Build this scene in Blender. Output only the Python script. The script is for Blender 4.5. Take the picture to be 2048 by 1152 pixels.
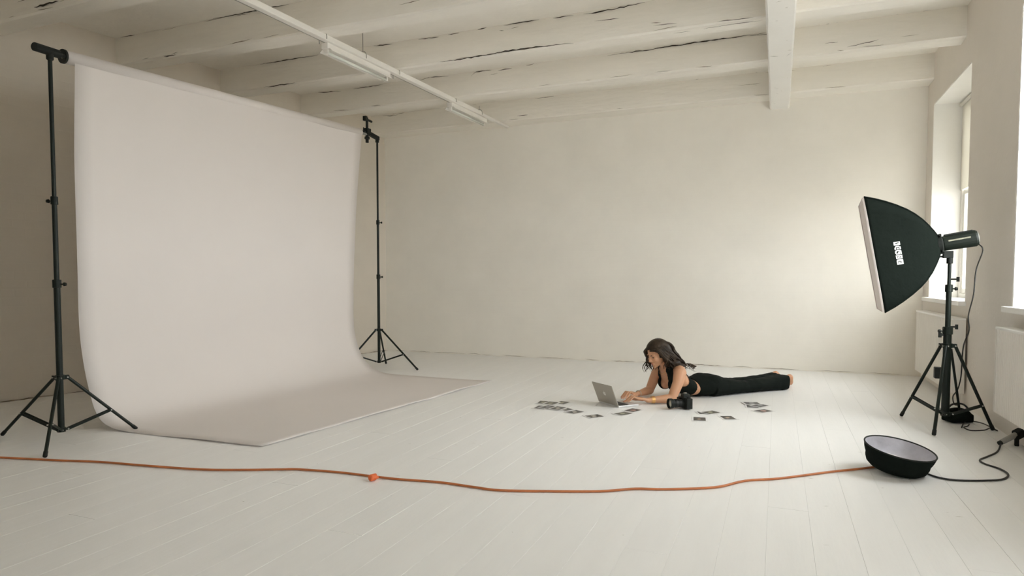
import bpy, bmesh, math, random
from mathutils import Vector, Matrix, noise

random.seed(7)
for o in list(bpy.data.objects):
    bpy.data.objects.remove(o, do_unlink=True)
scene = bpy.context.scene
C = scene.collection

# ------------------------------------------------------------------ camera, sky, exposure
cam_d = bpy.data.cameras.new('camera')
cam = bpy.data.objects.new('camera', cam_d)
C.objects.link(cam)
cam_d.sensor_width = 36.0
cam_d.lens = 1300.0 / 2048.0 * 36.0
cam_d.shift_y = 41.6 / 2048.0
cam_d.clip_start = 0.05
cam.location = (0, 0, 1.05)
cam.rotation_euler = (math.radians(90 - 2.54), 0, math.radians(22.2))
scene.camera = cam

world = bpy.data.worlds.new('overcast_sky')
scene.world = world
world.use_nodes = True
bg = world.node_tree.nodes['Background']
bg.inputs['Color'].default_value = (0.962, 0.982, 1.0, 1)
bg.inputs['Strength'].default_value = 13.8

vs = scene.view_settings
vs.view_transform = 'Standard'
vs.look = 'None'
vs.gamma = 1.0
vs.use_curve_mapping = False
vs.exposure = 0.28
try:
    scene.cycles.max_bounces = 14
    scene.cycles.diffuse_bounces = 12
    scene.cycles.transparent_max_bounces = 12
    scene.cycles.adaptive_threshold = 0.02
    scene.cycles.caustics_reflective = False
    scene.cycles.caustics_refractive = False
except Exception:
    pass

WALL_R = 1.46      # inner face of the window wall
WALL_B = 8.2       # inner face of the back wall
WALL_F = -3.2      # wall behind the camera
DECK = 3.385       # ceiling deck
BEAM = 3.12        # underside of the beams
WIN = [(6.49, 7.92), (3.87, 5.30), (1.85, 2.68)]
SILL, HEAD = 0.86, 2.86


SKEW = 0.163         # the left wall runs slightly askew


def left_x(y):
    return -6.14 + SKEW * (y - 3.45)


# portals so that the sky light coming through each window is sampled well
for i, (y0, y1) in enumerate(WIN):
    ld = bpy.data.lights.new('window_portal', 'AREA')
    ld.shape = 'RECTANGLE'
    ld.size = y1 - y0
    ld.size_y = HEAD - SILL
    ld.cycles.is_portal = True
    lo = bpy.data.objects.new('window_portal', ld)
    C.objects.link(lo)
    lo.location = (WALL_R + 0.39, (y0 + y1) / 2, (SILL + HEAD) / 2)
    lo.rotation_euler = (math.radians(90), 0, math.radians(90))


ld = bpy.data.lights.new('window_portal', 'AREA')  # portal of the added fill window
ld.shape = 'RECTANGLE'
ld.size = 1.06
ld.size_y = 1.97
ld.cycles.is_portal = True
lo = bpy.data.objects.new('window_portal', ld)
C.objects.link(lo)
lo.location = (0.75, WALL_F - 0.33, 1.935)
lo.rotation_euler = (math.radians(90), 0, math.radians(180))


# ------------------------------------------------------------------ materials
def mat(name, col, rough=0.6, metal=0.0, var=0.0, vscale=6.0, vcol=None, bump=0.0, bscale=60.0,
        stretch=(1, 1, 1), bdist=0.01, spec=0.5, sheen=0.0, coat=0.0, coords='Object', sss=0.0):
    m = bpy.data.materials.new(name)
    m.use_nodes = True
    nt = m.node_tree
    p = nt.nodes['Principled BSDF']
    p.inputs['Base Color'].default_value = (*col, 1)
    p.inputs['Roughness'].default_value = rough
    p.inputs['Metallic'].default_value = metal
    p.inputs['Specular IOR Level'].default_value = spec
    if sheen:
        p.inputs['Sheen Weight'].default_value = sheen
    if coat:
        p.inputs['Coat Weight'].default_value = coat
    if sss:
        p.inputs['Subsurface Weight'].default_value = sss
        p.inputs['Subsurface Radius'].default_value = (0.02, 0.008, 0.004)
    tc = nt.nodes.new('ShaderNodeTexCoord')
    mp = nt.nodes.new('ShaderNodeMapping')
    mp.inputs['Scale'].default_value = stretch
    nt.links.new(tc.outputs[coords], mp.inputs['Vector'])
    if var:
        n = nt.nodes.new('ShaderNodeTexNoise')
        n.inputs['Scale'].default_value = vscale
        n.inputs['Detail'].default_value = 5
        n.inputs['Roughness'].default_value = 0.6
        nt.links.new(mp.outputs['Vector'], n.inputs['Vector'])
        r = nt.nodes.new('ShaderNodeValToRGB')
        r.color_ramp.elements[0].position = 0.3
        r.color_ramp.elements[1].position = 0.7
        c0 = vcol if vcol else tuple(c * (1 - var) for c in col)
        r.color_ramp.elements[0].color = (*c0, 1)
        r.color_ramp.elements[1].color = (*col, 1)
        nt.links.new(n.outputs['Fac'], r.inputs['Fac'])
        nt.links.new(r.outputs['Color'], p.inputs['Base Color'])
    if bump:
        n2 = nt.nodes.new('ShaderNodeTexNoise')
        n2.inputs['Scale'].default_value = bscale
        n2.inputs['Detail'].default_value = 6
        nt.links.new(mp.outputs['Vector'], n2.inputs['Vector'])
        b = nt.nodes.new('ShaderNodeBump')
        b.inputs['Strength'].default_value = bump
        b.inputs['Distance'].default_value = bdist
        nt.links.new(n2.outputs['Fac'], b.inputs['Height'])
        nt.links.new(b.outputs['Normal'], p.inputs['Normal'])
    return m


def brick_wall_mat(name, col, strength=0.25):
    """painted masonry: courses only show as a shallow relief under thick paint"""
    m = mat(name, col, rough=0.7, var=0.05, vscale=2.5)
    nt = m.node_tree
    p = nt.nodes['Principled BSDF']
    tc = nt.nodes.new('ShaderNodeTexCoord')
    sep = nt.nodes.new('ShaderNodeSeparateXYZ')
    add = nt.nodes.new('ShaderNodeMath')
    add.operation = 'ADD'
    com = nt.nodes.new('ShaderNodeCombineXYZ')
    nt.links.new(tc.outputs['Object'], sep.inputs[0])
    nt.links.new(sep.outputs['X'], add.inputs[0])
    nt.links.new(sep.outputs['Y'], add.inputs[1])
    nt.links.new(add.outputs[0], com.inputs['X'])
    nt.links.new(sep.outputs['Z'], com.inputs['Y'])
    br = nt.nodes.new('ShaderNodeTexBrick')
    br.inputs['Scale'].default_value = 1.0
    br.inputs['Brick Width'].default_value = 0.22
    br.inputs['Row Height'].default_value = 0.075
    br.inputs['Mortar Size'].default_value = 0.009
    br.inputs['Mortar Smooth'].default_value = 0.6
    nt.links.new(com.outputs[0], br.inputs['Vector'])
    n = nt.nodes.new('ShaderNodeTexNoise')
    n.inputs['Scale'].default_value = 14
    n.inputs['Detail'].default_value = 8
    nt.links.new(tc.outputs['Object'], n.inputs['Vector'])
    mx = nt.nodes.new('ShaderNodeMath')
    mx.operation = 'MULTIPLY_ADD'
    mx.inputs[1].default_value = -0.35
    nt.links.new(br.outputs['Fac'], mx.inputs[0])
    nt.links.new(n.outputs['Fac'], mx.inputs[2])
    b = nt.nodes.new('ShaderNodeBump')
    b.inputs['Strength'].default_value = strength
    b.inputs['Distance'].default_value = 0.012
    nt.links.new(mx.outputs[0], b.inputs['Height'])
    nt.links.new(b.outputs['Normal'], p.inputs['Normal'])
    return m


M = {}
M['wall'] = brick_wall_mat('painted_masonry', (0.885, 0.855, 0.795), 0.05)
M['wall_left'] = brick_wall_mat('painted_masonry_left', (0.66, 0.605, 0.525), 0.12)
M['wall_r'] = mat('painted_plaster', (0.75, 0.705, 0.65), 0.7, var=0.04, vscale=3, bump=0.25, bscale=30)
M['reveal'] = mat('white_reveal_paint', (0.88, 0.87, 0.845), 0.55, var=0.03, vscale=4, bump=0.15, bscale=30)
M['beam'] = mat('painted_timber', (0.885, 0.855, 0.795), 0.62, var=0.05, vscale=5, stretch=(0.25, 1.5, 1.5),
                bump=0.6, bscale=18, bdist=0.012)
M['deck'] = mat('painted_ceiling_deck', (0.885, 0.855, 0.795), 0.7, var=0.05, vscale=4, bump=0.5, bscale=14, bdist=0.012)
M['floor'] = mat('painted_floorboard', (0.853, 0.85, 0.842), 0.42, var=0.04, vscale=3.0, stretch=(3, 0.35, 1),
                 bump=0.12, bscale=25, bdist=0.006, coords='Object')
M['subfloor'] = mat('floor_joint_grime', (0.62, 0.60, 0.56), 0.9, var=0.3, vscale=3)
M['crack'] = mat('open_crack', (0.035, 0.028, 0.02), 0.95)
M['joint'] = mat('soft_crack', (0.20, 0.165, 0.12), 0.95)
M['scuff'] = mat('chipped_paint_scuff', (0.86, 0.85, 0.82), 0.6)
M['trunk'] = mat('white_enamel', (0.82, 0.80, 0.76), 0.4, var=0.04, vscale=9)
M['tube'] = mat('unlit_tube_glass', (0.72, 0.74, 0.68), 0.2, spec=0.6)
M['paper'] = mat('seamless_paper', (0.70, 0.655, 0.63), 0.75, var=0.02, vscale=2, bump=0.05, bscale=3, bdist=0.01)
M['black'] = mat('black_powder_coat', (0.008, 0.013, 0.009), 0.45, var=0.3, vscale=30, spec=0.25)
M['black_matte'] = mat('black_plastic', (0.008, 0.010, 0.008), 0.6, spec=0.3, bump=0.1, bscale=120)
M['bolt'] = mat('bright_steel', (0.55, 0.55, 0.52), 0.35, metal=1)
M['grey_metal'] = mat('grey_painted_metal', (0.34, 0.33, 0.30), 0.45, var=0.2, vscale=20)
M['radiator'] = mat('radiator_enamel', (0.80, 0.77, 0.72), 0.4, var=0.03)
M['frame'] = mat('window_paint', (0.78, 0.76, 0.71), 0.45, var=0.05, vscale=8)
M['blind'] = mat('cream_blind_cloth', (0.82, 0.80, 0.75), 0.8)
_nt = M['blind'].node_tree
_tl = _nt.nodes.new('ShaderNodeBsdfTranslucent')
_tl.inputs['Color'].default_value = (0.80, 0.78, 0.72, 1)
_mx = _nt.nodes.new('ShaderNodeMixShader')
_mx.inputs['Fac'].default_value = 0.22
_nt.links.new(_nt.nodes['Principled BSDF'].outputs[0], _mx.inputs[1])
_nt.links.new(_tl.outputs[0], _mx.inputs[2])
_nt.links.new(_mx.outputs[0], _nt.nodes['Material Output'].inputs['Surface'])
M['fabric'] = mat('black_nylon', (0.008, 0.011, 0.009), 0.85, spec=0.03, bump=0.4, bscale=9, bdist=0.02)
M['diffuser'] = mat('white_diffuser_cloth', (0.78, 0.72, 0.70), 0.8, bump=0.2, bscale=25)
M['logo'] = mat('white_print', (0.75, 0.76, 0.72), 0.7)
M['silver'] = mat('silver_reflector', (0.66, 0.65, 0.72), 0.5, metal=0.3, var=0.18, vscale=14, bump=0.3, bscale=22)
M['whitecloth'] = mat('white_dish_core', (0.83, 0.81, 0.78), 0.6)
M['orange'] = mat('orange_rubber', (0.52, 0.165, 0.05), 0.5, var=0.25, vscale=9)
M['plug'] = mat('orange_plug', (0.66, 0.13, 0.03), 0.5)
M['cable'] = mat('black_rubber', (0.012, 0.011, 0.010), 0.5)
M['skin'] = mat('skin', (0.60, 0.32, 0.185), 0.5, var=0.06, vscale=12, sss=0.08)
M['nail'] = mat('nail', (0.62, 0.30, 0.25), 0.3)
M['lip'] = mat('lip', (0.42, 0.13, 0.10), 0.45)
M['eye'] = mat('eye_dark', (0.03, 0.02, 0.015), 0.3)
M['hair'] = mat('brown_hair', (0.058, 0.037, 0.022), 0.5, var=0.6, vscale=28, vcol=(0.017, 0.012, 0.008), stretch=(1, 1, 0.35), bump=0.6,
                bscale=80, bdist=0.004, spec=0.22)
M['cloth'] = mat('black_knit', (0.007, 0.010, 0.008), 0.9, spec=0.12, bump=0.35, bscale=14, bdist=0.01)
M['gold'] = mat('gold', (0.83, 0.50, 0.20), 0.28, metal=1)
M['alu'] = mat('aluminium', (0.44, 0.41, 0.36), 0.42, metal=0.55)
M['alu_light'] = mat('aluminium_deck', (0.66, 0.66, 0.66), 0.35, metal=0.3)
M['key'] = mat('black_keys', (0.015, 0.015, 0.014), 0.5)
M['screen'] = mat('laptop_screen', (0.03, 0.03, 0.035), 0.15)
M['mark'] = mat('lid_mark', (0.80, 0.79, 0.75), 0.25)
M['glass_lens'] = mat('lens_front', (0.42, 0.40, 0.33), 0.12, spec=0.8, coat=0.6)
M['print_paper'] = mat('print_paper', (0.80, 0.79, 0.79), 0.45)


def pane_mat():
    m = bpy.data.materials.new('window_glass')
    m.use_nodes = True
    nt = m.node_tree
    nt.nodes.clear()
    out = nt.nodes.new('ShaderNodeOutputMaterial')
    mix = nt.nodes.new('ShaderNodeMixShader')
    tr = nt.nodes.new('ShaderNodeBsdfTransparent')
    gl = nt.nodes.new('ShaderNodeBsdfGlossy')
    gl.inputs['Roughness'].default_value = 0.03
    tr.inputs['Color'].default_value = (0.97, 0.98, 0.97, 1)
    mix.inputs['Fac'].default_value = 0.05
    nt.links.new(tr.outputs[0], mix.inputs[1])
    nt.links.new(gl.outputs[0], mix.inputs[2])
    nt.links.new(mix.outputs[0], out.inputs['Surface'])
    return m


M['pane'] = pane_mat()


def print_image_mat(name, dark, light, seed, size=0.5):
    """a photographic print: dark ground with a pale figure-like blob"""
    m = bpy.data.materials.new(name)
    m.use_nodes = True
    nt = m.node_tree
    p = nt.nodes['Principled BSDF']
    p.inputs['Roughness'].default_value = 0.35
    tc = nt.nodes.new('ShaderNodeTexCoord')
    mp = nt.nodes.new('ShaderNodeMapping')
    mp.inputs['Location'].default_value = (seed * 3.1, seed * 1.7, 0)
    n = nt.nodes.new('ShaderNodeTexNoise')
    n.inputs['Scale'].default_value = 26
    n.inputs['Detail'].default_value = 3
    nt.links.new(tc.outputs['Object'], mp.inputs[0])
    nt.links.new(mp.outputs[0], n.inputs['Vector'])
    ln = nt.nodes.new('ShaderNodeVectorMath')
    ln.operation = 'LENGTH'
    sc = nt.nodes.new('ShaderNodeMapping')
    sc.inputs['Scale'].default_value = (20 / size * 0.5, 15 / size * 0.5, 0)
    nt.links.new(tc.outputs['Object'], sc.inputs[0])
    nt.links.new(sc.outputs[0], ln.inputs[0])
    ad = nt.nodes.new('ShaderNodeMath')
    ad.operation = 'MULTIPLY_ADD'
    ad.inputs[1].default_value = 1.1
    nt.links.new(n.outputs['Fac'], ad.inputs[0])
    nt.links.new(ln.outputs['Value'], ad.inputs[2])
    r = nt.nodes.new('ShaderNodeValToRGB')
    r.color_ramp.elements[0].position = 0.85
    r.color_ramp.elements[1].position = 1.15
    r.color_ramp.elements[0].color = (*light, 1)
    r.color_ramp.elements[1].color = (*dark, 1)
    nt.links.new(ad.outputs[0], r.inputs['Fac'])
    nt.links.new(r.outputs['Color'], p.inputs['Base Color'])
    return m


# ------------------------------------------------------------------ mesh helpers
WLOC = {}


def link(o, parent=None):
    C.objects.link(o)
    if parent is not None:
        o.parent = parent
    return o


def thing(name, label, cat, loc, group=None):
    o = bpy.data.objects.new(name, None)
    o.empty_display_size = 0.1
    link(o)
    o.location = loc
    WLOC[o.name] = Vector(loc)
    o['label'] = label
    o['category'] = cat
    if group:
        o['group'] = group
    return o


def struct_empty(name, loc=(0, 0, 0)):
    o = bpy.data.objects.new(name, None)
    o.empty_display_size = 0.1
    link(o)
    o.location = loc
    WLOC[o.name] = Vector(loc)
    o['kind'] = 'structure'
    return o


def obj(name, bm, material, parent=None, smooth=False, label=None, origin=None, bevel=0.0):
    """geometry is given in world coordinates; the object is put at its parent's origin (or at origin)"""
    me = bpy.data.meshes.new(name)
    base = Vector((0, 0, 0))
    if parent is not None:
        base = WLOC[parent.name].copy()
    org = Vector(origin) if origin is not None else base
    bmesh.ops.recalc_face_normals(bm, faces=bm.faces)
    bmesh.ops.translate(bm, verts=bm.verts, vec=-org)
    bm.to_mesh(me)
    bm.free()
    me.materials.append(M[material] if isinstance(material, str) else material)
    if smooth:
        for p in me.polygons:
            p.use_smooth = True
    o = bpy.data.objects.new(name, me)
    link(o, parent)
    o.location = org - base
    WLOC[o.name] = org.copy()
    if label:
        o['label'] = label
    if bevel:
        b = o.modifiers.new('bevel', 'BEVEL')
        b.width = bevel
        b.segments = 2
        b.limit_method = 'ANGLE'
    return o


def tag(o, label, cat, group=None):
    o['label'] = label
    o['category'] = cat
    if group:
        o['group'] = group
    return o


def struct(o):
    o['kind'] = 'structure'
    return o


def bx(bm, x0, x1, y0, y1, z0, z1):
    v = [bm.verts.new((x, y, z)) for x in (x0, x1) for y in (y0, y1) for z in (z0, z1)]
    for f in ((0, 1, 3, 2), (4, 6, 7, 5), (0, 4, 5, 1), (2, 3, 7, 6), (0, 2, 6, 4), (1, 5, 7, 3)):
        bm.faces.new([v[i] for i in f])
    return v


def obox(bm, c, ax, ay, az, sx, sy, sz):
    """oriented box, full sizes"""
    c = Vector(c)
    v = []
    for i in (-.5, .5):
        for j in (-.5, .5):
            for k in (-.5, .5):
                v.append(bm.verts.new(c + ax * (sx * i) + ay * (sy * j) + az * (sz * k)))
    for f in ((0, 1, 3, 2), (4, 6, 7, 5), (0, 4, 5, 1), (2, 3, 7, 6), (0, 2, 6, 4), (1, 5, 7, 3)):
        bm.faces.new([v[i] for i in f])
    return v


def frame_of(t, hint):
    t = t.normalized()
    a = hint.cross(t)
    if a.length < 1e-4:
        a = Vector((1, 0, 0)).cross(t)
        if a.length < 1e-4:
            a = Vector((0, 1, 0)).cross(t)
    a.normalize()
    b = t.cross(a).normalized()
    return a, b


def tube(bm, pts, rad, seg=10, hint=Vector((0, 0, 1)), caps=True, round_caps=False):
    """swept tube; rad is a number, a list of numbers or a list of (ra, rb) (ra sideways, rb along the hint)"""
    pts = [Vector(p) for p in pts]
    n = len(pts)
    if not isinstance(rad, (list, tuple)):
        rad = [rad] * n
    rad = [(r, r) if not isinstance(r, (list, tuple)) else r for r in rad]
    if round_caps:
        d0 = (pts[0] - pts[1]).normalized()
        d1 = (pts[-1] - pts[-2]).normalized()
        r0, r1 = rad[0], rad[-1]
        k0, k1 = min(r0), min(r1)
        pre = [(pts[0] + d0 * k0 * s, (r0[0] * c, r0[1] * c)) for s, c in ((0.98, 0.2), (0.85, 0.53), (0.5, 0.87))]
        post = [(pts[-1] + d1 * k1 * s, (r1[0] * c, r1[1] * c)) for s, c in ((0.5, 0.87), (0.85, 0.53), (0.98, 0.2))]
        pts = [p for p, _ in pre] + pts + [p for p, _ in post]
        rad = [r for _, r in pre] + rad + [r for _, r in post]
        n = len(pts)
    rings = []
    pa = None
    for i in range(n):
        if i == 0:
            t = pts[1] - pts[0]
        elif i == n - 1:
            t = pts[-1] - pts[-2]
        else:
            t = (pts[i + 1] - pts[i]).normalized() + (pts[i] - pts[i - 1]).normalized()
        if t.length < 1e-9:
            t = pts[min(i + 1, n - 1)] - pts[max(i - 1, 0)]
        a, b = frame_of(t, hint)
        if pa is not None and a.dot(pa) < 0:
            a, b = -a, -b
        pa = a
        ring = []
        for k in range(seg):
            an = 2 * math.pi * k / seg
            ring.append(bm.verts.new(pts[i] + a * (rad[i][0] * math.cos(an)) + b * (rad[i][1] * math.sin(an))))
        rings.append(ring)
    for i in range(n - 1):
        for k in range(seg):
            k2 = (k + 1) % seg
            bm.faces.new((rings[i][k], rings[i][k2], rings[i + 1][k2], rings[i + 1][k]))
    if caps:
        bm.faces.new(rings[0][::-1])
        bm.faces.new(rings[-1])
    return rings


def ellipsoid(bm, c, ax, ay, az, rx, ry, rz, u=16, v=10):
    m = Matrix(((ax.x * rx, ay.x * ry, az.x * rz, c[0]), (ax.y * rx, ay.y * ry, az.y * rz, c[1]),
                (ax.z * rx, ay.z * ry, az.z * rz, c[2]), (0, 0, 0, 1)))
    bmesh.ops.create_uvsphere(bm, u_segments=u, v_segments=v, radius=1.0, matrix=m)


def lathe(bm, prof, c, axis, seg=40, close=False):
    """prof: list of (radius, height along axis)"""
    axis = axis.normalized()
    a, b = frame_of(axis, Vector((0, 1, 0.01)))
    c = Vector(c)
    rings = []
    for r, h in prof:
        if r < 1e-6:
            rings.append([bm.verts.new(c + axis * h)])
        else:
            rings.append([bm.verts.new(c + axis * h + (a * math.cos(2 * math.pi * k / seg) +
                                                       b * math.sin(2 * math.pi * k / seg)) * r) for k in range(seg)])
    idx = list(range(len(rings) - 1))
    pairs = [(i, i + 1) for i in idx] + ([(len(rings) - 1, 0)] if close else [])
    for i, j in pairs:
        A, B = rings[i], rings[j]
        for k in range(seg):
            k2 = (k + 1) % seg
            if len(A) == 1 and len(B) == 1:
                continue
            if len(A) == 1:
                bm.faces.new((A[0], B[k], B[k2]))
            elif len(B) == 1:
                bm.faces.new((A[k], A[k2], B[0]))
            else:
                bm.faces.new((A[k], A[k2], B[k2], B[k]))


def smooth_path(pts, sub=6):
    """Catmull-Rom through the points"""
    P = [Vector(p) for p in pts]
    P = [P[0] * 2 - P[1]] + P + [P[-1] * 2 - P[-2]]
    out = []
    for i in range(1, len(P) - 2):
        p0, p1, p2, p3 = P[i - 1], P[i], P[i + 1], P[i + 2]
        for s in range(sub):
            t = s / sub
            out.append(0.5 * ((2 * p1) + (p2 - p0) * t + (2 * p0 - 5 * p1 + 4 * p2 - p3) * t * t +
                              (3 * p1 - p0 - 3 * p2 + p3) * t ** 3))
    out.append(P[-2])
    return out


def remeshed(bm, voxel, smooth_it=6, smooth_f=0.5):
    """voxel-remesh a bmesh into one continuous surface and return a new bmesh"""
    bmesh.ops.recalc_face_normals(bm, faces=bm.faces)
    me = bpy.data.meshes.new('tmp')
    bm.to_mesh(me)
    bm.free()
    o = bpy.data.objects.new('tmp', me)
    C.objects.link(o)
    r = o.modifiers.new('r', 'REMESH')
    r.mode = 'VOXEL'
    r.voxel_size = voxel
    if smooth_it:
        s = o.modifiers.new('s', 'SMOOTH')
        s.iterations = smooth_it
        s.factor = smooth_f
    dg = bpy.context.evaluated_depsgraph_get()
    ev = o.evaluated_get(dg)
    me2 = bpy.data.meshes.new_from_object(ev)
    bpy.data.objects.remove(o, do_unlink=True)
    b2 = bmesh.new()
    b2.from_mesh(me2)
    bpy.data.meshes.remove(me2)
    return b2


X, Y, Z = Vector((1, 0, 0)), Vector((0, 1, 0)), Vector((0, 0, 1))

# ------------------------------------------------------------------ room shell
# floor: painted boards running away from the camera
floor = struct_empty('floor')
bm = bmesh.new()
bx(bm, -7.8, WALL_R + 0.2, WALL_F - 0.2, WALL_B + 0.02, -0.08, -0.003)
obj('subfloor', bm, 'subfloor', floor)
PW, GAP, PL = 0.171, 0.0003, 4.1


def plank_mesh(w, l, name):
    b = bmesh.new()
    v = []
    t = 0.0008
    for z, i in ((-0.02, 0.0), (-t, 0.0), (0.0, t)):
        v.append([b.verts.new((x, y, z)) for x, y in ((i, i), (w - i, i), (w - i, l - i), (i, l - i))])
    for a, c in ((0, 1), (1, 2)):
        for k in range(4):
            b.faces.new((v[a][k], v[a][(k + 1) % 4], v[c][(k + 1) % 4], v[c][k]))
    b.faces.new(v[2])
    me = bpy.data.meshes.new(name)
    bmesh.ops.recalc_face_normals(b, faces=b.faces)
    b.to_mesh(me)
    b.free()
    me.materials.append(M['floor'])
    return me


meshes = {}
col0 = -0.0242 - PW * 44
i = 0
while True:
    x = col0 + PW * i
    i += 1
    if x > WALL_R + 0.1:
        break
    w = PW - GAP
    off = (i * 1.13) % PL
    y = WALL_F - 0.15 - off
    while y < WALL_B - 0.01:
        y1 = min(y + PL - GAP, WALL_B - 0.006)
        y0 = max(y, WALL_F - 0.15)
        if y1 - y0 > 0.12 and x + PW > left_x(y0) - 0.25:
            key = round(y1 - y0, 2)
            if key not in meshes:
                meshes[key] = plank_mesh(w, y1 - y0, 'plank')
            o = bpy.data.objects.new('plank', meshes[key])
            link(o, floor)
            o.location = (x, y0, random.uniform(-0.0006, 0.0))
        y += PL

# long pale scuffs where paint has worn along board edges
scuffs = [((-1.665, 2.21), (-1.61, 2.66), .006), ((-1.84, 2.35), (-1.79, 2.75), .004), ((-1.30, 2.9), (-1.28, 3.2), .004),
          ((-1.12, 2.35), (-1.10, 2.62), .005), ((-2.33, 2.4), (-2.30, 2.9), .003), ((-0.96, 2.3), (-0.93, 2.75), .0035),
          ((-1.45, 3.4), (-1.42, 3.75), .004), ((-0.62, 2.4), (-0.60, 2.7), .003), ((-2.05, 3.3), (-2.02, 3.55), .004)]
for (a, b, w) in scuffs:
    bm = bmesh.new()
    n = 8
    pv = None
    for k in range(n + 1):
        t = k / n
        px, py = a[0] + (b[0] - a[0]) * t + random.uniform(-.001, .001), a[1] + (b[1] - a[1]) * t
        ww = w * (0.25 + 0.75 * math.sin(math.pi * min(max(t, .03), .97))) * random.uniform(.5, 1)
        q = [bm.verts.new((px + s * ww / 2, py, 0.0004)) for s in (-1, 1)]
        if pv:
            bm.faces.new((pv[0], pv[1], q[1], q[0]))
        pv = q
    obj('paint_scuff', bm, 'scuff', floor)

# back wall
bm = bmesh.new()
bx(bm, -6.6, WALL_R + 0.4, WALL_B, WALL_B + 0.35, -0.05, 3.7)
wall_back = struct(obj('wall_back', bm, 'wall'))
# left wall (runs at a slight skew)
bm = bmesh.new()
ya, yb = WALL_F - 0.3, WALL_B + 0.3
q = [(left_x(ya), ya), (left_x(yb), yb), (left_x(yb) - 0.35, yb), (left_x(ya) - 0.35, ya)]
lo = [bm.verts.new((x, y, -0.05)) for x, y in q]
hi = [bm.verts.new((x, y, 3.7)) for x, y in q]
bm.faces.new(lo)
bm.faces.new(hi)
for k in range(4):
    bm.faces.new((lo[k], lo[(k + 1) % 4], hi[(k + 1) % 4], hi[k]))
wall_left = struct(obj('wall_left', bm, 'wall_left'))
# shallow ledge high on the left wall
bm = bmesh.new()
for a, b in ((ya, yb),):
    n = Vector((1, -SKEW, 0)).normalized()
    t = Vector((SKEW, 1, 0)).normalized()
    p0, p1 = Vector((left_x(a), a, 0)), Vector((left_x(b), b, 0))
    obox(bm, (p0 + p1) / 2 + Z * 1.53 + n * -0.006, n, t, Z, 0.03, (p1 - p0).length, 3.02)
trim = struct(obj('trim_1', bm, 'wall_left'))
# wall behind the camera
bm = bmesh.new()
FW = (0.22, 1.28, 0.95, 2.92)      # unseen window added to fill the back wall with light
bx(bm, -7.9, FW[0], WALL_F - 0.35, WALL_F, -0.05, 3.7)
bx(bm, FW[1], WALL_R + 0.4, WALL_F - 0.35, WALL_F, -0.05, 3.7)
bx(bm, FW[0], FW[1], WALL_F - 0.35, WALL_F, -0.05, FW[2])
bx(bm, FW[0], FW[1], WALL_F - 0.35, WALL_F, FW[3], 3.7)
struct(obj('wall_front', bm, mat('grey_plaster', (0.45, 0.42, 0.38), 0.8, var=0.1, vscale=2)))

w = struct_empty('window_4', ((FW[0] + FW[1]) / 2, WALL_F, FW[2]))
bm = bmesh.new()
f = .06
bx(bm, FW[0], FW[0] + f, WALL_F - .28, WALL_F - .2, FW[2], FW[3])
bx(bm, FW[1] - f, FW[1], WALL_F - .28, WALL_F - .2, FW[2], FW[3])
bx(bm, FW[0] + f, FW[1] - f, WALL_F - .28, WALL_F - .2, FW[2], FW[2] + f)
bx(bm, FW[0] + f, FW[1] - f, WALL_F - .28, WALL_F - .2, FW[3] - f, FW[3])
obj('frame', bm, 'frame', w)
bm = bmesh.new()
bx(bm, FW[0] + f, FW[1] - f, WALL_F - .245, WALL_F - .241, FW[2] + f, FW[3] - f)
obj('pane', bm, 'pane', w)

# window wall with openings
bm = bmesh.new()
ys = [WALL_F] + sorted([v for w in WIN for v in w]) + [WALL_B]
for a, b in zip(ys[:-1], ys[1:]):
    inwin = any(abs(a - w[0]) < 1e-6 for w in WIN)
    if inwin:
        bx(bm, WALL_R, WALL_R + 0.42, a, b, -0.05, SILL)
        bx(bm, WALL_R, WALL_R + 0.42, a, b, HEAD, 3.7)
    else:
        bx(bm, WALL_R, WALL_R + 0.42, a, b, -0.05, 3.7)
wall_right = struct(obj('wall_right', bm, 'wall_r'))

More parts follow.
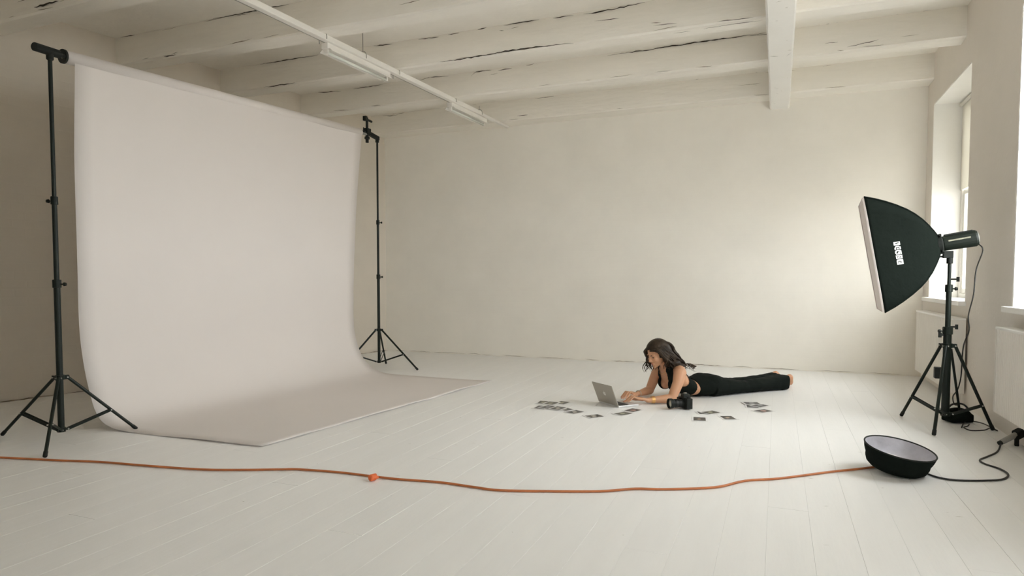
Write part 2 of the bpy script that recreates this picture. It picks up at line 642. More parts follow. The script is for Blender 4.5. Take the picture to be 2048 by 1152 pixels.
# windows: white reveal lining, sash window, panes, projecting sill
for k, (y0, y1) in enumerate(WIN):
    w = struct_empty('window_%d' % (k + 1), (WALL_R, (y0 + y1) / 2, SILL))
    t = 0.012
    xs = WALL_R + 0.255
    bm = bmesh.new()
    bx(bm, WALL_R + 0.002, xs, y1 - t, y1, SILL, HEAD)
    bx(bm, WALL_R + 0.002, xs, y0, y0 + t, SILL, HEAD)
    bx(bm, WALL_R + 0.002, xs, y0 + t, y1 - t, HEAD - t, HEAD)
    obj('reveal_lining', bm, 'reveal', w)
    bm = bmesh.new()
    f = 0.055
    bx(bm, xs, xs + 0.13, y0 + t, y0 + t + f, SILL, HEAD - t)
    bx(bm, xs, xs + 0.13, y1 - t - f, y1 - t, SILL, HEAD - t)
    bx(bm, xs, xs + 0.13, y0 + t + f, y1 - t - f, HEAD - t - f, HEAD - t)
    bx(bm, xs, xs + 0.13, y0 + t + f, y1 - t - f, SILL, SILL + f)
    obj('frame', bm, 'frame', w, bevel=0.004)
    mid = 1.93
    for nm, z0, z1, xo in (('lower_sash', SILL + f, mid + 0.03, 0.012), ('upper_sash', mid - 0.03, HEAD - t - f, 0.066)):
        bm = bmesh.new()
        s = 0.05
        a, b = y0 + t + f, y1 - t - f
        xa, xb = xs + xo, xs + xo + 0.045
        bx(bm, xa, xb, a, a + s, z0, z1)
        bx(bm, xa, xb, b - s, b, z0, z1)
        bx(bm, xa, xb, a + s, b - s, z0, z0 + s)
        bx(bm, xa, xb, a + s, b - s, z1 - s, z1)
        so = obj(nm, bm, 'frame', w, bevel=0.003)
        bm = bmesh.new()
        bx(bm, xa + 0.018, xa + 0.022, a + s, b - s, z0 + s, z1 - s)
        obj('pane', bm, 'pane', so)
    if k == 0:
        bm = bmesh.new()
        bx(bm, xs - 0.008, xs - 0.005, y0 + t + 0.01, y1 - t - 0.01, 1.96, HEAD - 0.05)
        tube(bm, [(xs - 0.02, y0 + t + 0.005, HEAD - 0.04), (xs - 0.02, y1 - t - 0.005, HEAD - 0.04)], 0.018, 12)
        obj('roller_blind', bm, 'blind', w)
    bm = bmesh.new()
    bx(bm, WALL_R - 0.055, xs, y0 - 0.04, y1 + 0.03, SILL - 0.028, SILL + 0.012)
    obj('window_sill', bm, 'reveal', w, bevel=0.005)

# the street outside: ground and the building opposite, which hides the low sky
bm = bmesh.new()
bx(bm, WALL_R + 0.5, 40, -40, 45, -7.2, -7.0)
struct(obj('ground', bm, mat('street_paving', (0.22, 0.21, 0.20), 0.85, var=0.3, vscale=1.5)))
bm = bmesh.new()
bx(bm, WALL_R + 0.42, WALL_R + 1.95, 5.75, 6.05, -7.0, 6.0)  # unseen fin, added to keep window light off the back wall's right corner
struct(obj('wall_light_blocker', bm, mat('light_blocker_render', (0.55, 0.53, 0.50), 0.85, var=0.15, vscale=2)))
bm = bmesh.new()
bx(bm, 15.0, 22.0, -30, 38, -7.0, 0.0)
struct(obj('wall_opposite', bm, mat('brick_facade', (0.55, 0.52, 0.48), 0.85, var=0.25, vscale=2)))

# ceiling: deck, cross beams, one girder
bm = bmesh.new()
bx(bm, -7.8, WALL_R + 0.4, WALL_F - 0.3, WALL_B + 0.3, DECK, DECK + 0.25)
ceiling = struct(obj('ceiling', bm, 'deck'))


def timber(bm, x0, x1, y0, y1, z0, z1, along='x', amp=0.008, step=0.12, chamfer=0.014, seed=0):
    """a rough-hewn beam: chamfered section swept in steps with a little unevenness"""
    n = max(2, int(((x1 - x0) if along == 'x' else (y1 - y0)) / step))
    rings = []
    for i in range(n + 1):
        t = i / n
        if along == 'x':
            a0, a1 = y0, y1
        else:
            a0, a1 = x0, x1
        sec = [(a0, z1), (a0, z0 + chamfer), (a0 + chamfer, z0), (a0 + (a1 - a0) * .5, z0), (a1 - chamfer, z0),
               (a1, z0 + chamfer), (a1, z1)]
        ring = []
        for j, (a, z) in enumerate(sec):
            s = (x0 + (x1 - x0) * t) if along == 'x' else (y0 + (y1 - y0) * t)
            da = amp * noise.noise((s * 1.7 + seed * 9, j * 3.3, seed)) + amp * .5 * noise.noise((s * 6 + seed, j * 5, 2))
            dz = amp * noise.noise((s * 1.9 + seed * 5, j * 2.1 + 40, seed)) + amp * .4 * noise.noise((s * 7, j * 4 + 9, seed))
            if z == z1:
                dz = 0
            ring.append(bm.verts.new((s, a + da, z + dz) if along == 'x' else (a + da, s, z + dz)))
        rings.append(ring)
    for A, B in zip(rings[:-1], rings[1:]):
        for j in range(len(A)):
            j2 = (j + 1) % len(A)
            bm.faces.new((A[j], A[j2], B[j2], B[j]))
    bm.faces.new(rings[0])
    bm.faces.new(rings[-1])


beams = {}
BY = [-2.16, -1.05, 0.06, 1.16, 2.27, 3.37, 4.48, 5.585, 6.69, 7.93]
for i, y in enumerate(BY):
    y1 = y + 0.20 if y < 7.5 else WALL_B + 0.05
    bm = bmesh.new()
    timber(bm, left_x(y) - 0.15, WALL_R + 0.12, y, y1, BEAM, DECK + 0.02, 'x', seed=i + 1)
    o = obj('ceiling_beam', bm, 'beam', ceiling)
    beams[y] = o
bm = bmesh.new()
timber(bm, -0.115, 0.095, WALL_F - 0.1, WALL_B + 0.1, 3.02, DECK + 0.02, 'y', seed=33, amp=0.007)
girder = obj('ceiling_girder', bm, 'reveal', ceiling)


def crack(parent, plane, val, pts, w, material='crack', seed=1):
    """a jagged dark split: thin ribbon lying on a vertical face (plane 'y') or an underside (plane 'z')"""
    rnd = random.Random(seed)
    bm = bmesh.new()
    P = [Vector((a, b, 0)) for a, b in pts]
    path = []
    for a, b in zip(P[:-1], P[1:]):
        n = max(2, int((b - a).length / 0.035))
        for k in range(n):
            path.append(a.lerp(b, k / n))
    path.append(P[-1])
    pv = None
    N = len(path)
    for k, p in enumerate(path):
        e = min(1, 3.5 * min(k, N - 1 - k) / N + 0.12)
        ww = w * e * rnd.uniform(0.35, 1.0)
        j = rnd.uniform(-0.3, 0.3) * w + 0.004 * noise.noise((p.x * 7, seed, 3))
        if plane == 'y':
            q = [bm.verts.new((p.x, val, p.y + j + s * ww / 2)) for s in (-1, 1)]
        elif plane == 'z':
            q = [bm.verts.new((p.x, p.y + j + s * ww / 2, val)) for s in (-1, 1)]
        else:
            x = left_x(p.x)
            q = [bm.verts.new((x + val, p.x, p.y + j + s * ww / 2)) for s in (-1, 1)]
        if pv:
            bm.faces.new((pv[0], pv[1], q[1], q[0]))
        pv = q
    return obj('crack', bm, material, parent)


CR = [
    ('y', 5.578, [(-3.019, 3.128), (-2.764, 3.128), (-2.346, 3.142), (-1.932, 3.136), (-1.693, 3.128)], 0.014),
    ('y', 5.578, [(-3.767, 3.38), (-3.549, 3.37)], 0.01),
    ('y', 5.578, [(-3.258, 3.373), (-3.028, 3.368)], 0.01),
    ('y', 5.578, [(-2.932, 3.375), (-2.815, 3.373)], 0.01),
    ('y', 5.578, [(-2.623, 3.373), (-2.531, 3.378)], 0.012),
    ('y', 5.578, [(-2.36, 3.376), (-2.011, 3.378)], 0.012),
    ('y', 5.578, [(-1.883, 3.372), (-1.694, 3.37)], 0.011),
    ('y', 5.578, [(-1.604, 3.36), (-1.317, 3.367), (-1.07, 3.378)], 0.015),
    ('y', 6.683, [(-3.224, 3.338), (-3.162, 3.377), (-2.973, 3.374)], 0.011),
    ('y', 6.683, [(-2.894, 3.359), (-2.727, 3.366)], 0.01),
    ('y', 6.683, [(-1.663, 3.364), (-1.227, 3.367), (-0.87, 3.375), (-0.526, 3.378), (-0.148, 3.376)], 0.013),
    ('y', 6.683, [(-3.887, 3.369), (-3.748, 3.385), (-3.508, 3.365)], 0.01),
    ('y', 6.683, [(-5.405, 3.391), (-4.99, 3.357)], 0.01),
    ('y', 6.683, [(-4.813, 3.367), (-4.378, 3.373)], 0.01),
    ('y', 7.923, [(-5.361, 3.392), (-4.924, 3.392), (-4.635, 3.392)], 0.013),
    ('y', 7.923, [(-3.928, 3.392), (-3.75, 3.387)], 0.012),
    ('y', 7.923, [(-3.198, 3.392), (-3.045, 3.392)], 0.011),
    ('y', 7.923, [(-3.163, 3.174), (-3.011, 3.175)], 0.011),
    ('y', 4.473, [(-4.714, 3.382), (-4.376, 3.379), (-4.174, 3.382), (-3.86, 3.379)], 0.012),
    ('y', 4.473, [(-5.905, 3.384), (-5.7, 3.379)], 0.01),
    ('y', 5.578, [(-5.218, 3.377), (-4.825, 3.38), (-4.441, 3.378)], 0.01),
    ('y', 5.578, [(-5.176, 3.128), (-4.75, 3.128)], 0.01),
    ('y', 4.473, [(-5.329, 3.128), (-5.176, 3.128)], 0.01),
    ('z', 3.105, [(-0.84, 5.613), (-0.697, 5.62)], 0.012),
    ('z', 3.11, [(-0.595, 5.622), (-0.369, 5.613), (-0.14, 5.618)], 0.013),
    ('y', 7.923, [(-1.228, 3.392), (-0.987, 3.392), (-0.718, 3.392)], 0.01),
    ('y', 7.923, [(-0.413, 3.392), (-0.18, 3.392)], 0.014),
    ('y', 6.683, [(0.282, 3.39), (0.602, 3.39), (0.705, 3.392)], 0.015),
    ('y', 6.683, [(0.717, 3.392), (0.973, 3.392), (1.139, 3.392), (1.535, 3.392)], 0.015),
    ('y', 6.683, [(0.366, 3.212), (0.473, 3.211)], 0.008),
    ('y', 6.683, [(0.547, 3.156), (0.797, 3.184)], 0.009),
    ('y', 7.923, [(1.373, 3.392), (1.505, 3.392)], 0.016),
    ('y', 3.363, [(-5.382, 3.164), (-5.095, 3.168)], 0.018),
    ('z', 3.01, [(-0.098, 6.217), (-0.025, 6.247)], 0.008),
    ('z', 3.01, [(0.036, 6.278), (0.079, 6.187)], 0.006),
]
for k, (pl, v, pts, w) in enumerate(CR):
    par = girder if (pl == 'z' and v < 3.05) else (beams[min(BY, key=lambda q: abs(q - v - .007))] if pl == 'y' else ceiling)
    crack(par, pl, v, pts, w, 'crack', k + 1)
# hairline gaps where the walls meet the floor
rc_ = random.Random(3)
xx = -5.2
while xx < 1.3:
    ln_ = rc_.uniform(.10, .55)
    crack(wall_back, 'y', WALL_B - .002, [(xx, .012 + rc_.uniform(-.004, .006)), (xx + ln_ / 2, .012 + rc_.uniform(-.004, .008)), (min(1.4, xx + ln_), .012)],
          rc_.choice([.004, .005, .007]), rc_.choice(['joint', 'joint', 'joint', 'joint']), int(xx * 100) + 700)
    xx += ln_ + rc_.choice([.01, .02, .05, .14])
yy = 1.5
while yy < 8.0:
    ln_ = rc_.uniform(.15, .6)
    crack(wall_left, 'l', .0255, [(yy, .010), (yy + ln_, .010)], rc_.choice([.007, .010]), rc_.choice(['joint', 'crack']), int(yy * 100))
    yy += ln_ + rc_.choice([.01, .03])


# small paint splits and chips along the beams
rk = random.Random(21)
for by in BY[4:]:
    for k in range(16):
        x0 = rk.uniform(left_x(by) + .1, 1.2)
        ln_ = rk.uniform(.04, .28)
        zz = rk.choice([rk.uniform(3.14, 3.37), 3.37, 3.135])
        crack(beams[by], 'y', by - .0085, [(x0, zz), (x0 + ln_, zz + rk.uniform(-.012, .012))], rk.choice([.004, .005, .007]), rk.choice(['joint', 'joint', 'crack']), rk.randint(1, 9999))
for k in range(14):
    y0 = rk.uniform(4.6, 7.9)
    x0 = rk.uniform(-.10, .06)
    crack(girder, 'z', 3.0125, [(x0, y0), (x0 + rk.uniform(.01, .04), y0 + rk.uniform(-.01, .02))], .005, 'joint', rk.randint(1, 9999))
# specks and scratches on the floor
for k in range(46):
    x0, y0 = rk.uniform(-3.6, .9), rk.uniform(2.1, 4.6)
    a_ = rk.uniform(-.5, .5)
    ln_ = rk.uniform(.004, .035)
    crack(floor, 'z', .0006, [(x0, y0), (x0 + ln_ * math.cos(a_), y0 + ln_ * math.sin(a_))], rk.uniform(.002, .005), 'joint', rk.randint(1, 9999))

# lighting trunk with two unlit battens
TR0, TR1 = Vector((-3.97, -2.2, 3.10)), Vector((-3.39, 8.14, 3.10))
td = (TR1 - TR0).normalized()
tn = Vector((td.y, -td.x, 0))


def tr(y, dx=0.0, z=3.10):
    t = (y - TR0.y) / (TR1.y - TR0.y)
    p = TR0.lerp(TR1, t)
    return Vector((p.x, p.y, z)) + tn * dx


trunk = thing('lighting_trunk', 'white enamelled lighting trunk hung under the beams along the left ceiling', 'lighting trunk', tr(4.0, z=3.07))
bm = bmesh.new()
obox(bm, tr(2.4), tn, td, Z, 0.056, 10.0, 0.05)
obj('rail', bm, 'trunk', trunk, bevel=0.006)
bm = bmesh.new()
obox(bm, tr(7.75), tn, td, Z, 0.038, 0.8, 0.03)
obj('end_conduit', bm, 'trunk', trunk)
bm = bmesh.new()
tube(bm, [tr(3.2, -0.034, 3.078), tr(7.38, -0.034, 3.078)], 0.0035, 6)
obj('cable', bm, 'grey_metal', trunk)
for y in (4.57, 5.1, 5.62, 6.72, 7.35):
    bm = bmesh.new()
    r = []
    for k in range(11):
        a = math.pi * (-0.1 + 1.2 * k / 10)
        r.append(tr(y) + tn * (0.042 * math.cos(a)) + Z * (0.052 * math.sin(a) - 0.005))
    r.append(r[-1] - Z * 0.03)
    tube(bm, r, 0.004, 6, hint=td)
    tube(bm, [tr(y) + Z * 0.045, tr(y) + Z * (DECK - 3.10 if y in (5.1, 6.1) else 0.09)], 0.0035, 6)
    obj('hanger_hook', bm, 'grey_metal', trunk)
for y0, y1, lab in ((4.62, 5.52, 'unlit white fluorescent batten on the trunk, the nearer of two'),
                    (6.68, 7.55, 'unlit white fluorescent batten on the trunk, the farther one by the back wall')):
    bt = thing('fluorescent_batten', lab, 'ceiling light', tr((y0 + y1) / 2, -0.035, 3.0), 'battens on the lighting trunk')
    bm = bmesh.new()
    ym = (y0 + y1) / 2
    obox(bm, tr(ym, -0.03, 3.05), tn, td, Z, 0.07, y1 - y0, 0.05)
    obj('body', bm, 'trunk', bt, bevel=0.005)
    bm = bmesh.new()
    prof = [(-0.10, 3.005), (-0.075, 3.03), (0.015, 3.03), (0.04, 3.005), (0.036, 3.003), (0.013, 3.026), (-0.073, 3.026), (-0.096, 3.003)]
    A = [bm.verts.new(tr(y0 + .02, a, z)) for a, z in prof]
    B = [bm.verts.new(tr(y1 - .02, a, z)) for a, z in prof]
    for k in range(len(prof)):
        k2 = (k + 1) % len(prof)
        bm.faces.new((A[k], A[k2], B[k2], B[k]))
    bm.faces.new(A)
    bm.faces.new(B[::-1])
    obj('reflector', bm, 'trunk', bt)
    bm = bmesh.new()
    tube(bm, [tr(y0 + .04, -0.03, 3.0), tr(y1 - .04, -0.03, 3.0)], 0.013, 12)
    obj('tube', bm, 'tube', bt, smooth=True)
    for yy in (y0 + .03, y1 - .03):
        bm = bmesh.new()
        obox(bm, tr(yy, -0.03, 3.008), tn, td, Z, 0.035, 0.025, 0.045)
        obj('end_cap', bm, 'trunk', bt, bevel=0.004)

# radiators under the windows
for (y0, y1, z0, z1, lab) in ((6.36, 7.90, 0.11, 0.735, 'cream panel radiator under the far window, behind the light stand'),
                              (3.70, 5.22, 0.17, 0.74, 'cream panel radiator cut off by the right edge of the photo')):
    r = thing('radiator', lab, 'radiator', (1.40, (y0 + y1) / 2, 0.0), 'radiators under the windows')
    bm = bmesh.new()
    n = int((y1 - y0) / 0.034)
    xf, xb = 1.352, 1.372
    top = []
    for k in range(n * 4 + 1):
        t = k / (n * 4)
        ph = k % 4
        x = xf if ph in (0, 1) else xf + 0.007
        top.append((x, y0 + (y1 - y0) * t))
    for a, b in zip(top[:-1], top[1:]):
        vv = [bm.verts.new((a[0], a[1], z0)), bm.verts.new((b[0], b[1], z0)), bm.verts.new((b[0], b[1], z1 - .012)),
              bm.verts.new((a[0], a[1], z1 - .012))]
        bm.faces.new(vv)
    bmesh.ops.remove_doubles(bm, verts=bm.verts, dist=1e-5)
    obj('front_panel', bm, 'radiator', r)
    bm = bmesh.new()
    bx(bm, 1.364, 1.44, y0 + .003, y1 - .003, z0 + .005, z1 - .02)
    obj('core', bm, 'radiator', r)
    bm = bmesh.new()
    bx(bm, xf - .002, 1.444, y0 - .004, y1 + .004, z1 - .018, z1)
    obj('top_grille', bm, 'reveal', r, bevel=0.004)
    for yy in (y0 - .004, y1 - .006):
        bm = bmesh.new()
        bx(bm, xf + .001, 1.443, yy, yy + .01, z0, z1 - .018)
        obj('side_panel', bm, 'radiator', r)
    for yy in (y0 + .2, y1 - .2):
        bm = bmesh.new()
        bx(bm, 1.40, WALL_R - .001, yy - .02, yy + .02, z0 + .1, z1 - .1)
        obj('bracket', bm, 'grey_metal', r)
    bm = bmesh.new()
    tube(bm, [(1.42, y0 + .04, z0 + .03), (1.42, y0 + .04, -0.005)], 0.011, 10)
    obj('supply_pipe', bm, 'radiator', r)


# ------------------------------------------------------------------ light stands
def light_stand(name, label, base, feet, hub_z, collar_z, sections, brace_t=0.62, leg_r=0.0105, cat='light stand', hub_r=0.028,
                knob_dirs=None, group=None):
    """sections: list of (z_top, radius); the first starts at the collar"""
    bxp, byp = base
    s = thing(name, label, cat, (bxp, byp, 0), group)
    z = collar_z
    bm = bmesh.new()
    z0 = collar_z - 0.01
    for zt, r in sections:
        tube(bm, [(bxp, byp, z0), (bxp, byp, zt)], r, 16)
        z0 = zt - 0.01
    obj('column', bm, 'black', s, smooth=False)
    for k, (zt, r) in enumerate(sections[:-1]):
        bm = bmesh.new()
        tube(bm, [(bxp, byp, zt - .035), (bxp, byp, zt - .033), (bxp, byp, zt + .015), (bxp, byp, zt + .018)],
             [r + .003, r + .006, r + .006, r + .002], 14)
        col = obj('clamp_collar', bm, 'black', s)
        kd = Vector(knob_dirs[k] if knob_dirs else (1, 0, 0)).normalized()
        bm = bmesh.new()
        p = Vector((bxp, byp, zt - .012))
        tube(bm, [p + kd * r, p + kd * (r + .022)], 0.005, 8)
        tube(bm, [p + kd * (r + .02), p + kd * (r + .024), p + kd * (r + .036)], [.008, .013, .011], 10)
        obj('clamp_knob', bm, 'black_matte', col)
    bm = bmesh.new()
    r0 = sections[0][1]
    tube(bm, [(bxp, byp, hub_z - .014), (bxp, byp, hub_z + .016)], r0 + .008, 16)
    for f in feet:
        d = Vector((f[0] - bxp, f[1] - byp, 0)).normalized()
        c = Vector((bxp, byp, hub_z)) + d * (r0 + .016)
        n = Vector((-d.y, d.x, 0))
        for sd in (-1, 1):
            obox(bm, c + n * sd * 0.0125, d, n, Z, 0.03, 0.003, 0.026)
    obj('hub', bm, 'black', s)
    bm = bmesh.new()
    tube(bm, [(bxp, byp, collar_z - .016), (bxp, byp, collar_z + .012)], r0 + .005, 16)
    for f in feet:
        d = Vector((f[0] - bxp, f[1] - byp, 0)).normalized()
        n = Vector((-d.y, d.x, 0))
        c = Vector((bxp, byp, collar_z)) + d * (r0 + .012)
        obox(bm, c, d, n, Z, 0.026, 0.016, 0.014)
    obj('lower_collar', bm, 'black', s)
    for f in feet:
        foot = Vector((f[0], f[1], 0.012))
        d = Vector((f[0] - bxp, f[1] - byp, 0)).normalized()
        n = Vector((-d.y, d.x, 0))
        top = Vector((bxp, byp, hub_z)) + d * (r0 + .022)
        bm = bmesh.new()
        ax = (foot - top).normalized()
        tube(bm, [top, foot], leg_r, 10)
        leg = obj('leg', bm, 'black', s)
        bm = bmesh.new()
        tube(bm, [foot - ax * .03, foot, foot + ax * .006], [leg_r + .002, leg_r + .0025, leg_r], 10)
        obj('rubber_foot', bm, 'black_matte', leg)
        j = top.lerp(foot, brace_t)
        bm = bmesh.new()
        c = Vector((bxp, byp, collar_z)) + d * (r0 + .018)
        bd = (c - j).normalized()
        up = bd.cross(n).normalized()
        for sd in (-1, 1):
            obox(bm, (j + c) / 2 + n * sd * (leg_r + .002), bd, n, up, (c - j).length, 0.003, 0.016)
        obj('brace', bm, 'black', s)
        for p in (j, c, top):
            bm = bmesh.new()
            tube(bm, [p - n * (leg_r + .008), p + n * (leg_r + .008)], 0.0045, 8)
            obj('bolt', bm, 'bolt', s, label='small bright steel bolt')
    return s


ls = light_stand('backdrop_stand', 'tall black tripod stand left of the white paper backdrop', (-4.318, 2.785),
                 [(-4.816, 2.718), (-3.986, 2.472), (-4.143, 3.182)], 0.415, 0.075,
                 [(1.034, .0195), (1.569, .0155), (2.47, .0125)], knob_dirs=[(1, .5, 0), (-1, -.3, 0)],
                 group='stands holding the backdrop')
# head of the left stand: tee, stub cylinder and roll flange
RL, RR = Vector((-4.42, 2.95, 2.535)), Vector((-4.36, 6.17, 2.70))
rax = (RR - RL).normalized()
th = Vector((-4.318, 2.785, 2.505))
bm = bmesh.new()
tube(bm, [th - Z * .055, th - Z * .05, th - Z * .005], [.016, .021, .021], 14)
obj('tee_socket', bm, 'black_matte', ls)
bm = bmesh.new()
ha = Vector((-0.1, 1, 0.03)).normalized()
tube(bm, [th - ha * .105, th - ha * .1, th + ha * .06, th + ha * .065], [.022, .027, .027, .02], 18)
obj('head_grip', bm, 'black_matte', ls)
bm = bmesh.new()
tube(bm, [th + ha * .05, RL + rax * .01], 0.013, 12)
obj('expander_plug', bm, 'black_matte', ls)
bm = bmesh.new()
fc = RL - rax * .012
tube(bm, [fc - rax * .008, fc + rax * .006], 0.047, 24)
obj('roll_flange', bm, 'black_matte', ls)

rs = light_stand('backdrop_stand', 'black tripod stand at the far end of the backdrop, beside the back wall', (-4.355, 6.505),
                 [(-4.516, 6.896), (-3.852, 6.536), (-4.62, 6.12)], 0.46, 0.085,
                 [(1.097, .017), (1.734, .014), (2.66, .0115)], knob_dirs=[(1, .4, 0), (1, .4, 0)],
                 group='stands holding the backdrop')
top = Vector((-4.355, 6.505, 2.70))
bm = bmesh.new()
tube(bm, [top - Z * .05, top - Z * .045, top - Z * .01], [.012, .022, .02], 12)
obj('top_socket', bm, 'black_matte', rs)
bm = bmesh.new()
ce = Vector((-4.352, 6.30, 2.722))
obox(bm, (top + ce) / 2 + Z * .005, X, (ce - top).normalized(), Z, .04, (ce - top).length + .05, .045)
obj('clamp_arm', bm, 'black_matte', rs, bevel=0.006)
bm = bmesh.new()
tube(bm, [ce - Z * .11, ce - Z * .03], .018, 12)
tube(bm, [ce - Z * .07, ce - Z * .045], .03, 12)
tube(bm, [ce - Z * .03, ce + Z * .17], .015, 12)
obox(bm, ce + Z * .02, X, Y, Z, .06, .07, .055)
obj('clamp_spigot', bm, 'black_matte', rs)
bm = bmesh.new()
obox(bm, ce + Z * .155 - Y * .035, X, Y, Z, .04, .035, .05)
tube(bm, [ce + Z * .15, ce + Z * .145 + Y * .09], .013, 10)
obj('clamp_jaw', bm, 'black_matte', rs)
bm = bmesh.new()
tube(bm, [ce - Y * .07 + Z * .045, ce - Y * .03 + Z * .02], .006, 8)
tube(bm, [ce - Y * .09 - Z * .0, ce - Y * .03 - Z * .0], .012, 8)
obj('clamp_lever', bm, 'black_matte', rs)

# ------------------------------------------------------------------ seamless paper backdrop
bd = thing('paper_backdrop', 'wide roll of white seamless paper sweeping down onto the floor', 'backdrop', (-4.45, 4.6, 0))
bm = bmesh.new()
tube(bm, [RL, RR], 0.044, 28)
obj('paper_roll', bm, 'paper', bd, smooth=True)
bm = bmesh.new()
tube(bm, [RL - rax * .02, RR + rax * .14], 0.016, 14)
obj('core_tube', bm, 'grey_metal', bd)
bm = bmesh.new()
NS, NT = 24, 60
grid = []
# control sections (x, z) at near (s=0) and far (s=1) edge
near = [(-4.382, 2.53), (-4.40, 2.45), (-4.45, 1.9), (-4.47, 1.25), (-4.49, .75), (-4.482, .5), (-4.455, .3), (-4.40, .12), (-4.30, .035),
        (-4.12, .006), (-3.7, .004), (-3.3, .006), (-2.974, .012)]
far = [(-4.322, 2.695), (-4.335, 2.6), (-4.40, 1.95), (-4.44, 1.3), (-4.455, .82), (-4.44, .48), (-4.34, .2), (-4.18, .06), (-4.0, .012),
       (-3.7, .005), (-3.3, .004), (-3.0, .004), (-2.714, .010)]
pn = smooth_path([(a, 0, b) for a, b in near], 5)
pf = smooth_path([(a, 0, b) for a, b in far], 5)
yn = lambda t: 2.985 + (3.145 - 2.985) * t
yf = lambda t: 6.165 + (6.116 - 6.165) * t
for i in range(NS + 1):
    s = i / NS
    row = []
    for j in range(len(pn)):
        t = j / (len(pn) - 1)
        p = pn[j].lerp(pf[j], s)
        y = yn(t) + (yf(t) - yn(t)) * s
        wob = 0.006 * noise.noise((s * 3, t * 5, 1)) + 0.004 * noise.noise((s * 9, t * 3, 4))
        on_floor = p.z < 0.02
        x = p.x + (0 if on_floor else wob)
        z = max(p.z, 0.0025)
        if on_floor and t > 0.8:
            edge = max(0, (t - 0.93) / 0.07)
            near_edge = max(0, 1 - s * 14)
            z = 0.0025 + max(0, 0.012 * edge * (0.5 + noise.noise((s * 7, 3, 1)))) + 0.008 * near_edge * (0.5 + 0.5 * math.sin(t * 30))
        row.append(bm.verts.new((x, y, z)))
    grid.append(row)
for i in range(NS):
    for j in range(len(pn) - 1):
        bm.faces.new((grid[i][j], grid[i + 1][j], grid[i + 1][j + 1], grid[i][j + 1]))
sheet = obj('paper_sheet', bm, 'paper', bd, smooth=True)
so = sheet.modifiers.new('thick', 'SOLIDIFY')
so.thickness = 0.0015
so.offset = 0

# ------------------------------------------------------------------ softbox on its stand
SC = (1.122, 5.42)
sb = light_stand('light_stand', 'black light stand carrying the softbox by the window', SC,
                 [(0.901, 5.727), (0.993, 5.089), (1.405, 5.415)], 0.585, 0.10,
                 [(0.70, .026), (1.00, .0175), (1.19, .0115)], brace_t=0.72, leg_r=0.011,
                 knob_dirs=[(-1, -.3, 0), (1, .2, 0)])
c0 = Vector((SC[0], SC[1], 0))
bm = bmesh.new()
tube(bm, [c0 + Vector((.028, .02, .56)), Vector((1.262, 5.62, 0.02))], .009, 8)
obj('leg', bm, 'black', sb)
for z, dx in ((0.66, -1), (0.72, 1), (1.055, 1)):
    bm = bmesh.new()
    p = c0 + Z * z
    d = Vector((dx, -.35, 0)).normalized()
    tube(bm, [p, p + d * .045], .006, 8)
    obox(bm, p + d * .052, d, Vector((-d.y, d.x, 0)), Z, .018, .012, .034)
    obj('wing_knob', bm, 'black_matte', sb)
bm = bmesh.new()
bx(bm, SC[0] - .075, SC[0] - .028, SC[1] - .03, SC[1] + .02, .35, .43)
obj('clip_box', bm, 'black_matte', sb, bevel=.004)

# flash head
tilt = math.radians(10.2)
yaw = math.radians(-3.5)
A = Vector((-math.cos(tilt) * math.cos(yaw), -math.cos(tilt) * math.sin(yaw), -math.sin(tilt)))   # towards the front cloth
S = Vector((math.sin(yaw), -math.cos(yaw), 0))        # towards the camera side
U = S.cross(A).normalized()
if U.z < 0:
    U = -U
ring = Vector((1.045, 5.415, 1.30))
fh = thing('flash_head', 'black studio flash head mounted behind the softbox', 'flash head', ring - A * 0.08 - Z * .1)
bm = bmesh.new()
h0, h1 = ring - A * 0.025, ring - A * 0.235
tube(bm, [h0, h0 - A * .01, h1 + A * .012, h1], [(.046, .046), (.052, .052), (.055, .058), (.05, .052)], 20, hint=U)
obj('body', bm, 'black', fh, smooth=False)
bm = bmesh.new()
obox(bm, (h0 + h1) / 2 + U * .056, A, S, U, .17, .03, .012)
obj('carry_rail', bm, 'black_matte', fh, bevel=.003)
bm = bmesh.new()
obox(bm, (h0 + h1) / 2 + S * .0545 + U * .012 + A * .005, A, S, U, .13, .004, .010)
obj('side_stripe', bm, mat('yellow_grey_stripe', (.35, .34, .25), .5, var=.6, vscale=20), fh)
bm = bmesh.new()
p = Vector((SC[0], SC[1], 1.165))
tube(bm, [p, p + Z * .05], .02, 12)
obox(bm, p + Z * .065 - X * .012, X, Y, Z, .06, .04, .05)
obox(bm, p + Z * .05 - X * .05, X, Y, Z, .04, .018, .014)
obj('tilt_bracket', bm, 'black_matte', fh, bevel=.003)
bm = bmesh.new()
tube(bm, [h1 + A * .002, h1 - A * .006], .045, 20)
obj('rear_panel', bm, 'grey_metal', fh)

# softbox: black rectangular hood with bowed ribs, recessed white front cloth
sbx = thing('softbox', 'black rectangular softbox with white lettering and white front cloth', 'softbox', ring)
D, HW, HH, R0 = 0.415, 0.30, 0.408, 0.062


def sb_sec(t):
    """half width / half height of the hood at depth t (0 ring .. 1 front), bowed ribs"""
    K = ((0, 0), (.06, .13), (.12, .24), (.20, .37), (.30, .50), (.40, .605), (.55, .73), (.70, .835), (.85, .925), (1, 1))
    for (a, ka), (b, kb) in zip(K[:-1], K[1:]):
        if t <= b + 1e-9:
            k = ka + (kb - ka) * (t - a) / (b - a)
            break
    return R0 + (HW - R0) * k, R0 + (HH - R0) * k


def sb_pt(t, a, b):
    return ring + A * (D * t) + S * a + U * b


